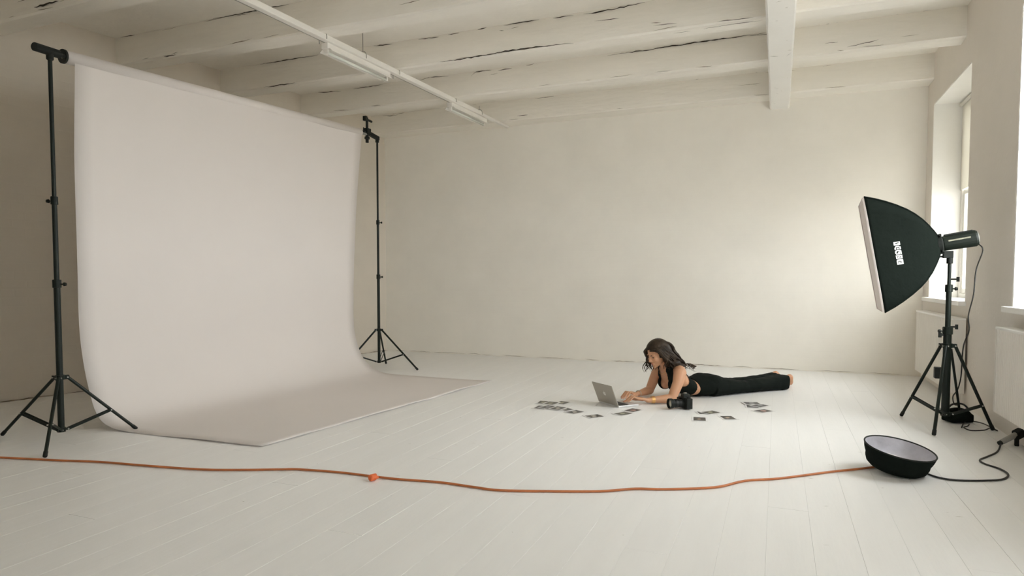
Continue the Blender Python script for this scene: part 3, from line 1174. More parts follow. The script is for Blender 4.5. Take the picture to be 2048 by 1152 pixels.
panels = [(1, 0), (-1, 0), (0, 1), (0, -1)]
NT = 20
for ps, pu in panels:
    bm = bmesh.new()
    g = []
    for i in range(NT + 1):
        t = i / NT
        hw, hh = sb_sec(t)
        row = []
        for j in range(9):
            q = -1 + 2 * j / 8
            sag = 0.016 * (1 - q * q) * math.sin(math.pi * t) + 0.006 * (1 - q * q) * t
            if ps:
                row.append(bm.verts.new(sb_pt(t, ps * (hw - sag), q * hh)))
            else:
                row.append(bm.verts.new(sb_pt(t, q * hw, pu * (hh - sag))))
        g.append(row)
    for i in range(NT):
        for j in range(8):
            bm.faces.new((g[i][j], g[i + 1][j], g[i + 1][j + 1], g[i][j + 1]))
    o = obj('side_panel', bm, 'fabric', sbx, smooth=True)
    sm = o.modifiers.new('t', 'SOLIDIFY')
    sm.thickness = .002
for a in (-1, 1):
    for b in (-1, 1):
        bm = bmesh.new()
        tube(bm, [sb_pt(i / NT, a * sb_sec(i / NT)[0], b * sb_sec(i / NT)[1]) for i in range(NT + 1)], .0055, 8)
        obj('rib_seam', bm, 'fabric', sbx, smooth=True)
# light-coloured edge binding and lip around the front
bm = bmesh.new()
lip = .012
for (a0, b0, a1, b1) in ((-1, -1, 1, -1), (1, -1, 1, 1), (1, 1, -1, 1), (-1, 1, -1, -1)):
    v = [bm.verts.new(sb_pt(1, a0 * HW, b0 * HH)), bm.verts.new(sb_pt(1, a1 * HW, b1 * HH)),
         bm.verts.new(sb_pt(1, a1 * (HW - .004), b1 * (HH - .004)) + A * lip), bm.verts.new(sb_pt(1, a0 * (HW - .004), b0 * (HH - .004)) + A * lip)]
    bm.faces.new(v)
bmesh.ops.remove_doubles(bm, verts=bm.verts, dist=1e-5)
o = obj('front_lip', bm, 'diffuser', sbx)
o.modifiers.new('t', 'SOLIDIFY').thickness = .002
bm = bmesh.new()
g = []
for i in range(11):
    row = []
    for j in range(11):
        a, b = -1 + i / 5, -1 + j / 5
        row.append(bm.verts.new(sb_pt(1, a * (HW - .004), b * (HH - .004)) + A * (0.006 + 0.008 * (1 - a * a) * (1 - b * b))))
    g.append(row)
for i in range(10):
    for j in range(10):
        bm.faces.new((g[i][j], g[i + 1][j], g[i + 1][j + 1], g[i][j + 1]))
obj('front_cloth', bm, 'diffuser', sbx, smooth=True)
bm = bmesh.new()
tube(bm, [ring - A * .03, ring - A * .02, ring + A * .012], [.055, .072, .07], 24, hint=U)
for k in range(4):
    an = math.pi / 4 + k * math.pi / 2
    d = S * math.cos(an) + U * math.sin(an)
    tube(bm, [ring - A * .015 + d * .055, ring - A * .015 + d * .092], .010, 8)
obj('speed_ring', bm, 'black_matte', sbx)
# lettering on the camera-side panel, running up the hood
LOGO = ["1111111111", "1100000011", "1111011111", "1111111111", "..........",
        "..111111..", ".110000111", "110.11..11", "11.1111.11", "..........",
        ".11111111.", "1110000111", "1100011111", "1100111011", ".1111111.1", "..........",
        "1111111111", "1100111011", "1101100011", "1111111111", "..........",
        ".111111111", "1111111111", "1100001111", "110110..11", "1101111111", "1111111111"]
bm = bmesh.new()
cw = .040 / 10
ch = .158 / len(LOGO)
for r, line in enumerate(LOGO):
    for c, chh in enumerate(line):
        if chh != '1':
            continue
        depth = .245 + .040 - c * cw
        up = .062 - r * ch

        def P(d, u):
            t = d / D
            hw, hh = sb_sec(t)
            q = u / hh
            sag = 0.016 * (1 - q * q) * math.sin(math.pi * t) + 0.006 * (1 - q * q) * t
            return sb_pt(t, hw - sag + .004, u)
        v = [bm.verts.new(P(depth, up)), bm.verts.new(P(depth - cw, up)), bm.verts.new(P(depth - cw, up - ch)), bm.verts.new(P(depth, up - ch))]
        bm.faces.new(v)
bmesh.ops.remove_doubles(bm, verts=bm.verts, dist=1e-5)
obj('brand_lettering', bm, 'logo', sbx, label='white block lettering')

# flash lead hanging down to the floor, sandbag-like power pack, floor loop
ft = h1 - U * .04
bm = bmesh.new()
tube(bm, smooth_path([ft, ft + Vector((.02, -.03, -.05)), (1.275, 5.40, 1.12), (1.262, 5.39, .95), (1.238, 5.40, .80), (1.245, 5.40, .70),
                      (1.222, 5.42, .60), (1.218, 5.44, .50), (1.228, 5.5, .36), (1.222, 5.55, .26), (1.20, 5.58, .20), (1.215, 5.6, .14),
                      (1.25, 5.62, .135)], 6), .0042, 8)
tag(obj('power_cable', bm, 'cable', None, smooth=True, origin=(1.25, 5.5, 0.13)), 'thin black cable hanging from the flash head beside the stand', 'cable')

bag = thing('power_pack', 'low black bag-like power pack on the floor at the foot of the light stand', 'power pack', (1.255, 5.66, 0))
bm = bmesh.new()
tmp = bmesh.new()
ellipsoid(tmp, (1.25, 5.66, .05), Vector((.9, .42, 0)).normalized(), Vector((-.42, .9, 0)).normalized(), Z, .098, .075, .058)
obox(tmp, (1.25, 5.66, .035), Vector((.9, .42, 0)).normalized(), Vector((-.42, .9, 0)).normalized(), Z, .17, .12, .062)
for v in tmp.verts:
    v.co.z = max(v.co.z, 0.003)
bm.free()
obj('body', remeshed(tmp, .008, 8), 'fabric', bag, smooth=True)
bm = bmesh.new()
tube(bm, smooth_path([(1.17, 5.62, .09), (1.21, 5.63, .135), (1.28, 5.66, .135), (1.33, 5.70, .09)], 5), .007, 8)
obj('handle', bm, 'cable', bag, smooth=True)

bm = bmesh.new()
loop = [(1.30, 5.56), (1.272, 5.48), (1.232, 5.40), (1.262, 5.345), (1.345, 5.375), (1.40, 5.45), (1.428, 5.40), (1.415, 5.50), (1.39, 5.62), (1.345, 5.70), (1.30, 5.64),
        (1.262, 5.55), (1.226, 5.43)]
tube(bm, smooth_path([(x, y, .006 + .003 * (k % 3)) for k, (x, y) in enumerate(loop)], 6), .0042, 8)
tag(obj('looped_cable', bm, 'cable', None, smooth=True, origin=(1.3, 5.5, 0)), 'black cable lying in a loop on the floor beside the radiator', 'cable')

# ------------------------------------------------------------------ beauty dish on the floor
dc = Vector((0.612, 4.04, 0))
dish = thing('beauty_dish', 'round black reflector dish with silver inside lying tilted on the floor', 'reflector dish', dc)
dax = Vector((0.155, -0.10, 1)).normalized()
prof_out = [(0.0, .0), (.105, .0), (.128, .006), (.146, .022), (.155, .045), (.157, .066), (.163, .078), (.169, .094), (.173, .110), (.174, .122)]
base_c = dc + Vector((0.0, 0.0, 0.018))
bm = bmesh.new()
lathe(bm, prof_out, base_c, dax, 48)
for v in bm.verts:
    v.co.z = max(v.co.z, 0.002)
o = obj('shell', bm, 'fabric', dish, smooth=True)
bm = bmesh.new()
rc = base_c + dax * .122
a, b = frame_of(dax, Vector((0, 1, 0.01)))
tube(bm, [rc + (a * math.cos(k * math.pi / 24) + b * math.sin(k * math.pi / 24)) * .1727 for k in range(49)], .0042, 8, hint=dax, caps=False)
obj('rim', bm, 'black_matte', dish, smooth=True)
bm = bmesh.new()
lathe(bm, [(.1695, .120), (.164, .104), (.156, .08), (.147, .056), (.128, .03), (.10, .012), (.0, .010)], base_c, dax, 48)
obj('reflector_lining', bm, 'silver', dish, smooth=True)
bm = bmesh.new()
lathe(bm, [(0, .062), (.075, .060), (.078, .055), (.075, .050), (0, .050)], base_c + Vector((-.03, 0, 0)), dax, 32)
obj('centre_disc', bm, 'whitecloth', dish, smooth=True)
for k in range(3):
    bm = bmesh.new()
    an = k * 2.09 + .4
    p = base_c + (a * math.cos(an) + b * math.sin(an)) * .055
    tube(bm, [p + dax * .012, p + dax * .054], .004, 8)
    obj('disc_post', bm, 'bolt', dish)

# ------------------------------------------------------------------ cables on the floor
CORD = [(-4.9, 2.25), (-4.5, 2.31), (-4.22, 2.364), (-4.023, 2.411), (-3.829, 2.456), (-3.585, 2.522), (-3.247, 2.573), (-2.932, 2.63), (-2.721, 2.706), (-2.523, 2.796),
        (-2.421, 2.838), (-2.182, 2.875), (-1.978, 2.882), (-1.814, 2.892), (-1.596, 2.927), (-1.394, 2.923), (-1.259, 2.927), (-1.024, 3.007),
        (-0.795, 3.1), (-0.643, 3.204), (-0.502, 3.253), (-0.274, 3.38), (-0.139, 3.549), (0.03, 3.663), (0.282, 3.891), (0.43, 4.01), (0.53, 4.10)]
oc = thing('extension_cord', 'long orange extension cord snaking across the painted floor', 'cord', (-1.9, 2.88, 0))
bm = bmesh.new()
tube(bm, smooth_path([(x, y, .0065) for x, y in CORD], 5), .0062, 8)
obj('cord', bm, 'orange', oc, smooth=True)
bm = bmesh.new()
pc = Vector((-1.93, 2.862, .0))
pd = Vector((-.35, -.94, 0)).normalized()
tube(bm, [pc + Z * .012, pc + Z * .016 + pd * .012, pc + Z * .019 + pd * .018, pc + Z * .019 + pd * .046, pc + Z * .019 + pd * .052], [.007, .010, .018, .018, .014], 14)
obj('plug', bm, 'plug', oc, label='bright orange plug end')

bm = bmesh.new()
CAB = [(0.70, 4.16), (0.757, 4.065), (0.812, 3.992), (0.899, 3.981), (1.044, 4.04), (1.119, 4.099), (1.165, 4.202), (1.157, 4.308), (1.109, 4.394), (1.106, 4.481),
       (1.169, 4.587), (1.258, 4.744), (1.333, 4.955)]
tube(bm, smooth_path([(x, y, .006) for x, y in CAB[:-1]] + [(1.333, 4.955, .02)], 6), .0052, 8)
tag(obj('floor_cable', bm, 'cable', None, smooth=True, origin=(1.1, 4.3, 0)), 'black cable winding from the dish to the grey tube at the right edge', 'cable')

# grey tube leg at the right edge
gt = thing('folded_stand', 'grey tubular stand leg with black foot cut off at the right edge', 'stand', (1.42, 5.05, 0))
bm = bmesh.new()
g0, g1 = Vector((1.318, 4.925, .022)), Vector((1.425, 4.99, .075))
gd = (g1 - g0).normalized()
tube(bm, [g0, g0 + gd * .02, g1 + gd * .55 * 0 + gd * .03], [.013, .0165, .0185], 14)
obj('tube_leg', bm, 'grey_metal', gt)
bm = bmesh.new()
tube(bm, [g0 - gd * .008, g0 + gd * .008], .0145, 14)
obj('end_cap', bm, 'black_matte', gt)
bm = bmesh.new()
fb = g1 + gd * .005
obox(bm, Vector((fb.x - .012, fb.y - .02, .034)), X, Y, Z, .022, .022, .066)
obox(bm, Vector((fb.x + .0, fb.y + .0, .075)), gd, Vector((-gd.y, gd.x, 0)).normalized(), Z, .05, .05, .05)
obj('foot_clamp', bm, 'black_matte', gt, bevel=.003)

# ------------------------------------------------------------------ laptop
hA, hB = Vector((-1.405, 5.42, 0)), Vector((-1.190, 5.235, 0))     # hinge ends (far, near)
hx = (hB - hA).normalized()
hy = Vector((-hx.y, hx.x, 0))                                       # towards the person
LW, LD = (hB - hA).length, 0.205
lap = thing('laptop', 'open aluminium laptop on the floor in front of the woman', 'laptop', (hA + hB) / 2)
bm = bmesh.new()
obox(bm, (hA + hB) / 2 + hy * LD / 2 + Z * .008, hx, hy, Z, LW, LD, .014)
base = obj('base', bm, 'alu_light', lap, bevel=.003)
bm = bmesh.new()
for r in range(5):
    for c in range(13):
        obox(bm, hA + hx * (LW * (.06 + .88 * (c + .5) / 13)) + hy * (LD * (.12 + .42 * (r + .5) / 5)) + Z * .0165, hx, hy, Z, LW * .88 / 13 * .86, LD * .42 / 5 * .84, .003)
ko = obj('keys', bm, 'key', base)
ko['kind'] = 'stuff'
bm = bmesh.new()
obox(bm, (hA + hB) / 2 + hy * LD * .33 + Z * .0152, hx, hy, Z, LW * .92, LD * .46, .001)
obj('keyboard_well', bm, 'key', base)
bm = bmesh.new()
obox(bm, (hA + hB) / 2 + hy * LD * .79 + Z * .0153, hx, hy, Z, LW * .34, LD * .3, .001)
obj('trackpad', bm, 'alu', base)
lt = math.radians(23)
lu = (Z * math.cos(lt) - hy * math.sin(lt)).normalized()           # lid direction, leaning back
ln = hx.cross(lu).normalized()
if ln.dot(hy) > 0:
    ln = -ln                                                        # outward (back of the lid)
LH = 0.188
lc = (hA + hB) / 2 + Z * .012
bm = bmesh.new()
obox(bm, lc + lu * LH / 2, hx, lu, ln, LW, LH, .006)
lid = obj('lid', bm, 'alu', lap, bevel=.0025)
bm = bmesh.new()
obox(bm, lc + lu * LH * .52 - ln * .0035, hx, lu, ln, LW * .93, LH * .86, .001)
obj('screen', bm, 'screen', lid)
bm = bmesh.new()
mc = lc + lu * LH * .52 + ln * .0036
pts = []
for k in range(40):
    an = 2 * math.pi * k / 40
    r = .019 * (1 - .10 * math.cos(2 * an) * 0 - .16 * max(0, math.cos(an - math.pi / 2)) ** 6 - .10 * max(0, math.cos(an + math.pi / 2)) ** 6)
    x_, y_ = r * math.cos(an), r * math.sin(an)
    dx_, dy_ = x_ - .021, y_ - .002
    dd = math.hypot(dx_, dy_)
    if dd < .009:
        x_, y_ = .021 + dx_ / dd * .009, .002 + dy_ / dd * .009
    pts.append(bm.verts.new(mc + hx * x_ + lu * y_))
bm.faces.new(pts)
leaf = [(0, .020), (.004, .022), (.008, .030), (.003, .028)]
bm.faces.new([bm.verts.new(mc + hx * a + lu * b) for a, b in leaf])
obj('lid_emblem', bm, 'mark', lid, label='pale fruit-shaped emblem')

# ------------------------------------------------------------------ DSLR
cm = Vector((-.678, 5.415, 0))
cx = Vector((-.80, -.60, 0)).normalized()       # lens direction
cy = Vector((-cx.y, cx.x, 0))                   # body width direction
dslr = thing('camera', 'black digital camera with long lens standing on the floor by her elbow', 'camera', cm)
tmp = bmesh.new()
obox(tmp, cm + Z * .05, cx, cy, Z, .052, .135, .086)
obox(tmp, cm + Z * .048 + cx * .022 - cy * .048, cx, cy, Z, .045, .04, .08)
obox(tmp, cm + Z * .102 + cx * .004, cx, cy, Z, .058, .052, .034)
obox(tmp, cm + Z * .112 + cx * .004, cx, cy, Z, .05, .034, .03)
for v in tmp.verts:
    v.co.z = max(v.co.z, 0.004)
obj('body', remeshed(tmp, .0035, 8), 'black_matte', dslr, smooth=True)
bm = bmesh.new()
lz = cm + Z * .048 + cx * .02
lens_prof = [(0, 0), (.034, 0), (.034, .012), (.031, .014), (.031, .05), (.034, .052), (.034, .08), (.032, .082), (.035, .092), (.0405, .104), (.0415, .13), (.038, .13), (.036, .112), (0, .112)]
lathe(bm, lens_prof, lz, cx, 32)
lens = obj('lens_barrel', bm, 'black_matte', dslr)
bm = bmesh.new()
lathe(bm, [(0, .121), (.02, .120), (.036, .115), (.036, .1125), (0, .1125)], lz, cx, 28)
obj('front_element', bm, 'glass_lens', lens, smooth=True)
for h in (.058, .064, .070, .076, .028, .034, .040):
    bm = bmesh.new()
    tube(bm, [lz + cx * h, lz + cx * (h + .0035)], .0352 if h > .05 else .0322, 28)
    obj('grip_ring', bm, 'cable', lens)
for dy, r, hgt in ((-.05, .011, .010), (-.035, .007, .014), (.05, .013, .010)):
    bm = bmesh.new()
    tube(bm, [cm + cy * dy + Z * .090, cm + cy * dy + Z * (.094 + hgt)], r, 16)
    obj('dial', bm, 'bolt' if dy == -.035 else 'black_matte', dslr)
bm = bmesh.new()
obox(bm, cm + Z * .129 + cx * .004, cx, cy, Z, .02, .02, .004)
obj('hot_shoe', bm, 'bolt', dslr)
bm = bmesh.new()
q = cm - cx * .01 - cy * .069 + Z * .075
bm2 = [q, q - cx * .02 - cy * .012 - Z * .004, q - cx * .045 - cy * .018 - Z * .012, q - cx * .052 - cy * .006 - Z * .03, q - cx * .03 - cy * .002 - Z * .032, q - cx * .012]
tube(bm, smooth_path(bm2, 5), .0035, 6)
obj('strap_loop', bm, 'cable', dslr, smooth=True)

# ------------------------------------------------------------------ photo prints scattered on the floor
IM = [print_image_mat('print_dark_pale', (.035, .032, .03), (.42, .40, .35), 1), print_image_mat('print_dark_rose', (.03, .026, .026), (.45, .27, .23), 2),
      print_image_mat('print_olive', (.06, .055, .04), (.33, .32, .23), 3), print_image_mat('print_brown', (.05, .04, .035), (.48, .36, .27), 4, .4),
      print_image_mat('print_grey', (.04, .04, .042), (.30, .30, .32), 5)]
# x, y, angle of the long side, image, height in the heap, label
PRINTS = [
    (-1.838, 5.225, 98, 2, 0, 'photo print with olive image, rearmost left in the heap left of the laptop'),
    (-1.765, 5.205, 82, 2, 1, 'photo print with olive image in the middle of the heap left of the laptop'),
    (-1.686, 5.268, 80, 2, 0, 'photo print with olive image at the right rear of the left heap'),
    (-1.785, 5.010, 88, 4, 0, 'photo print with grey image at the front left corner of the left heap'),
    (-1.735, 5.035, 72, 4, 1, 'photo print with grey image lying across the front of the left heap'),
    (-1.640, 5.015, 78, 0, 2, 'photo print with pale figure at the right front of the left heap'),
    (-1.580, 5.010, 150, 0, 1, 'photo print half covered at the right end of the left heap'),
    (-1.473, 4.934, 62, 0, 0, 'photo print with pale figure between the left heap and the lone print'),
    (-1.290, 4.839, 50, 0, 0, 'lone photo print with pale figure, nearest the camera left of the laptop'),
    (-1.105, 5.016, 59, 2, 0, 'photo print with olive image below the laptop, the nearer of the pair'),
    (-1.062, 5.176, 68, 1, 0, 'photo print with rosy image just in front of the laptop base'),
    (-0.471, 5.317, 51, 2, 1, 'photo print with olive image just in front of the camera'),
    (-0.505, 5.290, 20, 0, 0, 'photo print mostly hidden under the print in front of the camera'),
    (-0.331, 5.169, 113, 3, 0, 'photo print with tan image, right of the small cluster near the camera'),
    (-0.527, 5.037, 97, 3, 0, 'photo print with tan image lying square to us, nearest below the camera'),
    (-0.186, 5.842, 20, 4, 2, 'photo print with grey image on top of the heap beside her legs'),
    (-0.118, 5.765, 58, 4, 1, 'photo print with grey image at the right of the heap beside her legs'),
    (-0.175, 5.715, 95, 4, 0, 'photo print at the bottom of the heap beside her legs'),
    (-0.089, 5.545, 49, 1, 0, 'photo print with rosy image lying alone below the heap by her legs'),
]
PLg, PSh = .150, .116
for (x, y, ang, im, lay, lab) in PRINTS:
    a = math.radians(ang)
    d, n = Vector((math.cos(a), math.sin(a), 0)), Vector((-math.sin(a), math.cos(a), 0))
    z = .0008 + lay * .0016
    t = thing('photo_print', lab, 'photo print', (x, y, z), 'photo prints on the floor')
    bm = bmesh.new()
    rows = []
    for i in range(5):
        q = -1 + i / 2
        curl = .0012 * q * q
        rows.append([bm.verts.new(Vector((x, y, z + curl + .0006)) + d * (PLg / 2 * q) + n * (PSh / 2 * s)) for s in (-1, 1)] +
                    [bm.verts.new(Vector((x, y, z + curl)) + d * (PLg / 2 * q) + n * (PSh / 2 * s)) for s in (1, -1)])
    for A_, B_ in zip(rows[:-1], rows[1:]):
        for k in range(4):
            bm.faces.new((A_[k], A_[(k + 1) % 4], B_[(k + 1) % 4], B_[k]))
    bm.faces.new(rows[0])
    bm.faces.new(rows[-1])
    obj('paper', bm, 'print_paper', t)
    bm = bmesh.new()
    rows = []
    for i in range(5):
        q = (-1 + i / 2) * .80
        rows.append([bm.verts.new(Vector((x, y, z + .0012 * q * q + .0012)) + d * (PLg / 2 * q) + n * (PSh / 2 * s * .76)) for s in (-1, 1)])
    for A_, B_ in zip(rows[:-1], rows[1:]):
        bm.faces.new((A_[0], A_[1], B_[1], B_[0]))
    obj('image', bm, IM[im], t, origin=(x, y, z), label='dark printed image')


# ------------------------------------------------------------------ the woman lying on the floor
PO = Vector((-0.741, 5.99, 0))
PU = Vector((-0.66, -0.751, 0)).normalized()      # towards her head
PV = Vector((-PU.y, PU.x, 0))                     # towards her left side (the camera)


def L(u, v, w):
    return PO + PU * u + PV * v + Z * w


person = thing('person', 'woman in black top and black trousers lying prone and typing on the laptop', 'person', L(-.3, 0, 0))


def torso(bm, inf=0.0):
    pts = [(-.30, .088), (-.24, .094), (-.16, .092), (-.08, .086), (-.01, .086), (.05, .108), (.11, .148), (.165, .192), (.205, .235), (.235, .262)]
    rad = [(.165, .082), (.172, .094), (.168, .090), (.146, .078), (.126, .072), (.126, .076), (.136, .086), (.146, .088), (.142, .074), (.09, .05)]
    tube(bm, [L(u, 0, w) for u, w in pts], [(a + inf, b + inf) for a, b in rad], 28, hint=Z, round_caps=True)
    # bust
    for s in (-1, 1):
        ellipsoid(bm, L(.200, s * .064, .135), PU, PV, Z, .055 + inf, .060 + inf, .058 + inf)
    # shoulder blades / trapezius
    ellipsoid(bm, L(.185, .085, .262), PU, PV, Z, .06 + inf, .07 + inf, .042 + inf)
    ellipsoid(bm, L(.175, -.085, .255), PU, PV, Z, .06 + inf, .07 + inf, .042 + inf)
    # buttocks
    for s in (-1, 1):
        ellipsoid(bm, L(-.225, s * .076, .106), PU, PV, Z, .100 + inf, .085 + inf, .072 + inf)


def limb(bm, pts, rad, seg=18, hint=Z):
    tube(bm, [L(*p) for p in pts], rad, seg, hint=hint, round_caps=True)


def hand(bm, wrist, knuck, tipc, side, surf):
    """palm + four bent fingers + thumb; side=+1 for her left hand. returns fingertip positions"""
    wr, kn, tp = Vector(wrist), Vector(knuck), Vector(tipc)
    f = (kn - wr).normalized()
    lat = Vector((0, 1, 0)) * side                    # towards the outer (little finger) side in local uvw
    lat = (lat - f * lat.dot(f)).normalized()
    up = f.cross(lat)
    if up.z < 0:
        up = -up
    W = lambda p: L(p.x, p.y, p.z)
    wl = PU * lat.x + PV * lat.y + Z * lat.z
    # palm
    for k in range(5):
        o = (-.030 + .015 * k)
        tube(bm, [W(wr + lat * o * .55), W(wr.lerp(kn, .5) + lat * o * .9 + up * .004), W(kn + lat * o)], [.0125, .0135, .0105], 10, round_caps=True)
    tips = []
    dist = (tp - kn).length
    lens = [0.92, 1.06, 1.0, 0.78]
    for k in range(4):
        o = -.0285 + .019 * k                         # index (inner) ... little (outer)
        b0 = kn + lat * o
        ln = dist * lens[k]
        d = (tp - kn).normalized()
        b1 = b0 + f * ln * .40 + up * (.014 - .002 * k)
        b2 = b0 + d * ln * .78 + lat * o * .12 + up * .006
        b3 = b0 + d * ln + lat * o * .15
        b3.z = max(surf + .008, b3.z - .004)
        tube(bm, [W(b0), W(b1), W(b2), W(b3)], [.0098, .0088, .0078, .0062], 10, round_caps=True)
        tips.append((W(b3), (W(b3) - W(b2)).normalized()))
    # thumb leaves the inner side of the palm near its base
    t0 = wr.lerp(kn, .28) - lat * .024 - up * .004
    t1 = t0 + f * .034 - lat * .020 - up * .006
    t2 = t1 + f * .030 - lat * .004 - up * .006
    t3 = t2 + f * .020 + lat * .004
    for t in (t1, t2, t3):
        t.z = max(t.z, surf + .010)
    tube(bm, [W(t0), W(t1), W(t2), W(t3)], [.0125, .0105, .0095, .007], 10, round_caps=True)
    return tips


HC = (.338, .408)
hp = math.radians(24)


def HP(f, v, h):
    """head coordinates: f towards the face, v her left, h up along the head"""
    return L(HC[0] + f * math.cos(hp) + h * math.sin(hp), v, HC[1] - f * math.sin(hp) + h * math.cos(hp))


HF = (HP(1, 0, 0) - HP(0, 0, 0)).normalized()
HU = (HP(0, 0, 1) - HP(0, 0, 0)).normalized()

bm = bmesh.new()
torso(bm)
# neck
tube(bm, [L(.205, 0, .250), L(.245, 0, .300), HP(-.035, 0, -.055), HP(-.02, 0, -.01)], [.055, .047, .046, .05], 18, round_caps=True)
# head
ellipsoid(bm, HP(-.012, 0, .030), HF, PV, HU, .092, .074, .082, 24, 16)
ellipsoid(bm, HP(.022, 0, -.020), HF, PV, HU, .066, .062, .078, 24, 16)
ellipsoid(bm, HP(.046, 0, -.076), HF, PV, HU, .036, .040, .030)
ellipsoid(bm, HP(.072, 0, -.096), HF, PV, HU, .015, .018, .014)
for s in (-1, 1):
    ellipsoid(bm, HP(.055, s * .036, -.028), HF, PV, HU, .028, .024, .026)      # cheek
    ellipsoid(bm, HP(.074, s * .026, .018), HF, PV, HU, .012, .022, .008)       # brow
    ellipsoid(bm, HP(-.005, s * .073, -.012), HF, PV, HU, .018, .008, .028)     # ear
tube(bm, [HP(.078, 0, .010), HP(.092, 0, -.012), HP(.104, 0, -.028), HP(.088, 0, -.040)], [.009, .010, .0115, .010], 10, round_caps=True)
for s in (-1, 1):
    ellipsoid(bm, HP(.089, s * .011, -.034), HF, PV, HU, .010, .008, .007)
ellipsoid(bm, HP(.082, 0, -.060), HF, PV, HU, .012, .022, .010)
# near (left) arm
limb(bm, [(.195, .125, .255), (.225, .165, .245), (.270, .190, .165), (.335, .203, .062), (.350, .203, .046)],
     [.055, .056, .046, .040, .039], hint=PU)
limb(bm, [(.345, .203, .044), (.40, .19, .042), (.47, .165, .038), (.552, .140, .034)], [(.039, .038), (.038, .036), (.030, .029), (.025, .021)])
# far (right) arm
limb(bm, [(.175, -.125, .250), (.190, -.165, .238), (.215, -.190, .155), (.250, -.205, .062), (.258, -.205, .046)],
     [.055, .056, .046, .040, .039], hint=PU)
limb(bm, [(.255, -.205, .044), (.31, -.19, .042), (.38, -.16, .040), (.455, -.128, .038)], [(.039, .038), (.037, .036), (.030, .029), (.025, .021)])
tipsN = hand(bm, (.556, .138, .036), (.640, .105, .052), (.742, .075, .026), 1, .018)
tipsF = hand(bm, (.462, -.125, .040), (.550, -.098, .056), (.662, -.065, .026), -1, .018)
# legs and feet
for s, e in ((1, 0.0), (-1, -.045)):
    av_ = .088 if s > 0 else .052
    limb(bm, [(-.22, s * .078, .080), (-.36, s * .078, .072), (-.50, s * .078, .060), (-.62 + e * .5, s * .078, .054), (-.74 + e * .6, s * av_, .058),
              (-.88 + e * .8, s * av_, .056), (-1.04 + e, s * av_, .054), (-1.10 + e, s * av_, .062)],
         [.072, .064, .052, .045, .047, .042, .034, .033], hint=Z)
    # foot: top of the foot on the floor, sole up, heel highest
    w0, w1 = (.0, -.075) if s > 0 else (.0, .03)        # the near foot's toes turn inwards
    fh_ = .108 if s > 0 else .122
    e += -.066 if s > 0 else 0
    tube(bm, [L(-1.07 + e, s * av_, .064), L(-1.13 + e, s * av_ + .004 * s, fh_ - .004)], [.034, .031], 14, round_caps=True)
    ft = [L(-1.140 + e, s * av_ + .006 * s, fh_ - .004), L(-1.172 + e, s * av_ + w1 * .30, .074), L(-1.198 + e, s * av_ + w1 * .68, .046), L(-1.214 + e, s * av_ + w1, .030)]
    tube(bm, ft, [(.032, .033), (.034, .033), (.040, .028), (.039, .018)], 14, round_caps=True)
    fdir = (ft[3] - ft[2]).normalized()
    fdir.z = -.18
    fdir.normalize()
    flat = fdir.cross(Z).normalized()
    for k in range(5):
        o = -.030 + .015 * k
        ln = (.040, .042, .038, .033, .028)[k] if s < 0 else (.028, .033, .038, .042, .040)[k]
        rr_ = .0095 if (k == 4 if s > 0 else k == 0) else .0075
        big = rr_ * (1.25 if rr_ > .009 else 1)
        q0 = ft[3] + flat * o * (1 if s > 0 else -1) - Z * .004
        tube(bm, [q0, q0 + fdir * ln * .6, q0 + fdir * ln], [big, big, big * .9], 8, round_caps=True)
for v in bm.verts:
    v.co.z = max(v.co.z, 0.0015)
b2 = remeshed(bm, .0042, 4, .5)
for v in b2.verts:
    q_ = (v.co - PO).dot(PU)
    v.co.z = max(v.co.z, 0.009 if -1.1 < q_ < -.03 else 0.001)
body = obj('body', b2, 'skin', person, smooth=True)

# nails
for p, d in tipsN + tipsF:
    bm = bmesh.new()
    ellipsoid(bm, p + Z * .0045 + d * .002, d, d.cross(Z).normalized(), Z, .0055, .0042, .002, 8, 6)
    obj('fingernail', bm, 'nail', body, smooth=True)
# eyes, brows and mouth
for s in (-1, 1):
    bm = bmesh.new()
    ellipsoid(bm, HP(.0775, s * .029, -.002), HF, PV, HU, .006, .012, .0032, 12, 8)
    obj('eye', bm, 'eye', body, smooth=True)
    bm = bmesh.new()
    tube(bm, [HP(.084, s * .012, .017), HP(.085, s * .026, .021), HP(.073, s * .044, .017)], [.0028, .0032, .0015], 6)
    obj('eyebrow', bm, 'hair', body, smooth=True)
bm = bmesh.new()
tube(bm, [HP(.080, -.020, -.060), HP(.0915, -.008, -.057), HP(.0925, 0, -.0585), HP(.0915, .008, -.057), HP(.080, .020, -.060)], [.002, .0042, .004, .0042, .002], 8)
tube(bm, [HP(.080, -.018, -.063), HP(.0915, 0, -.067), HP(.080, .018, -.063)], [.002, .005, .002], 8)
obj('lips', bm, 'lip', body, smooth=True)

# top: cropped tank cut out of a slightly larger torso
bm = bmesh.new()
torso(bm, .0055)
b2 = remeshed(bm, .005, 6)
SD = Vector((.80, .60))
dele = []


def local(p):
    d = p - PO
    return d.dot(PU), d.dot(PV), p.z


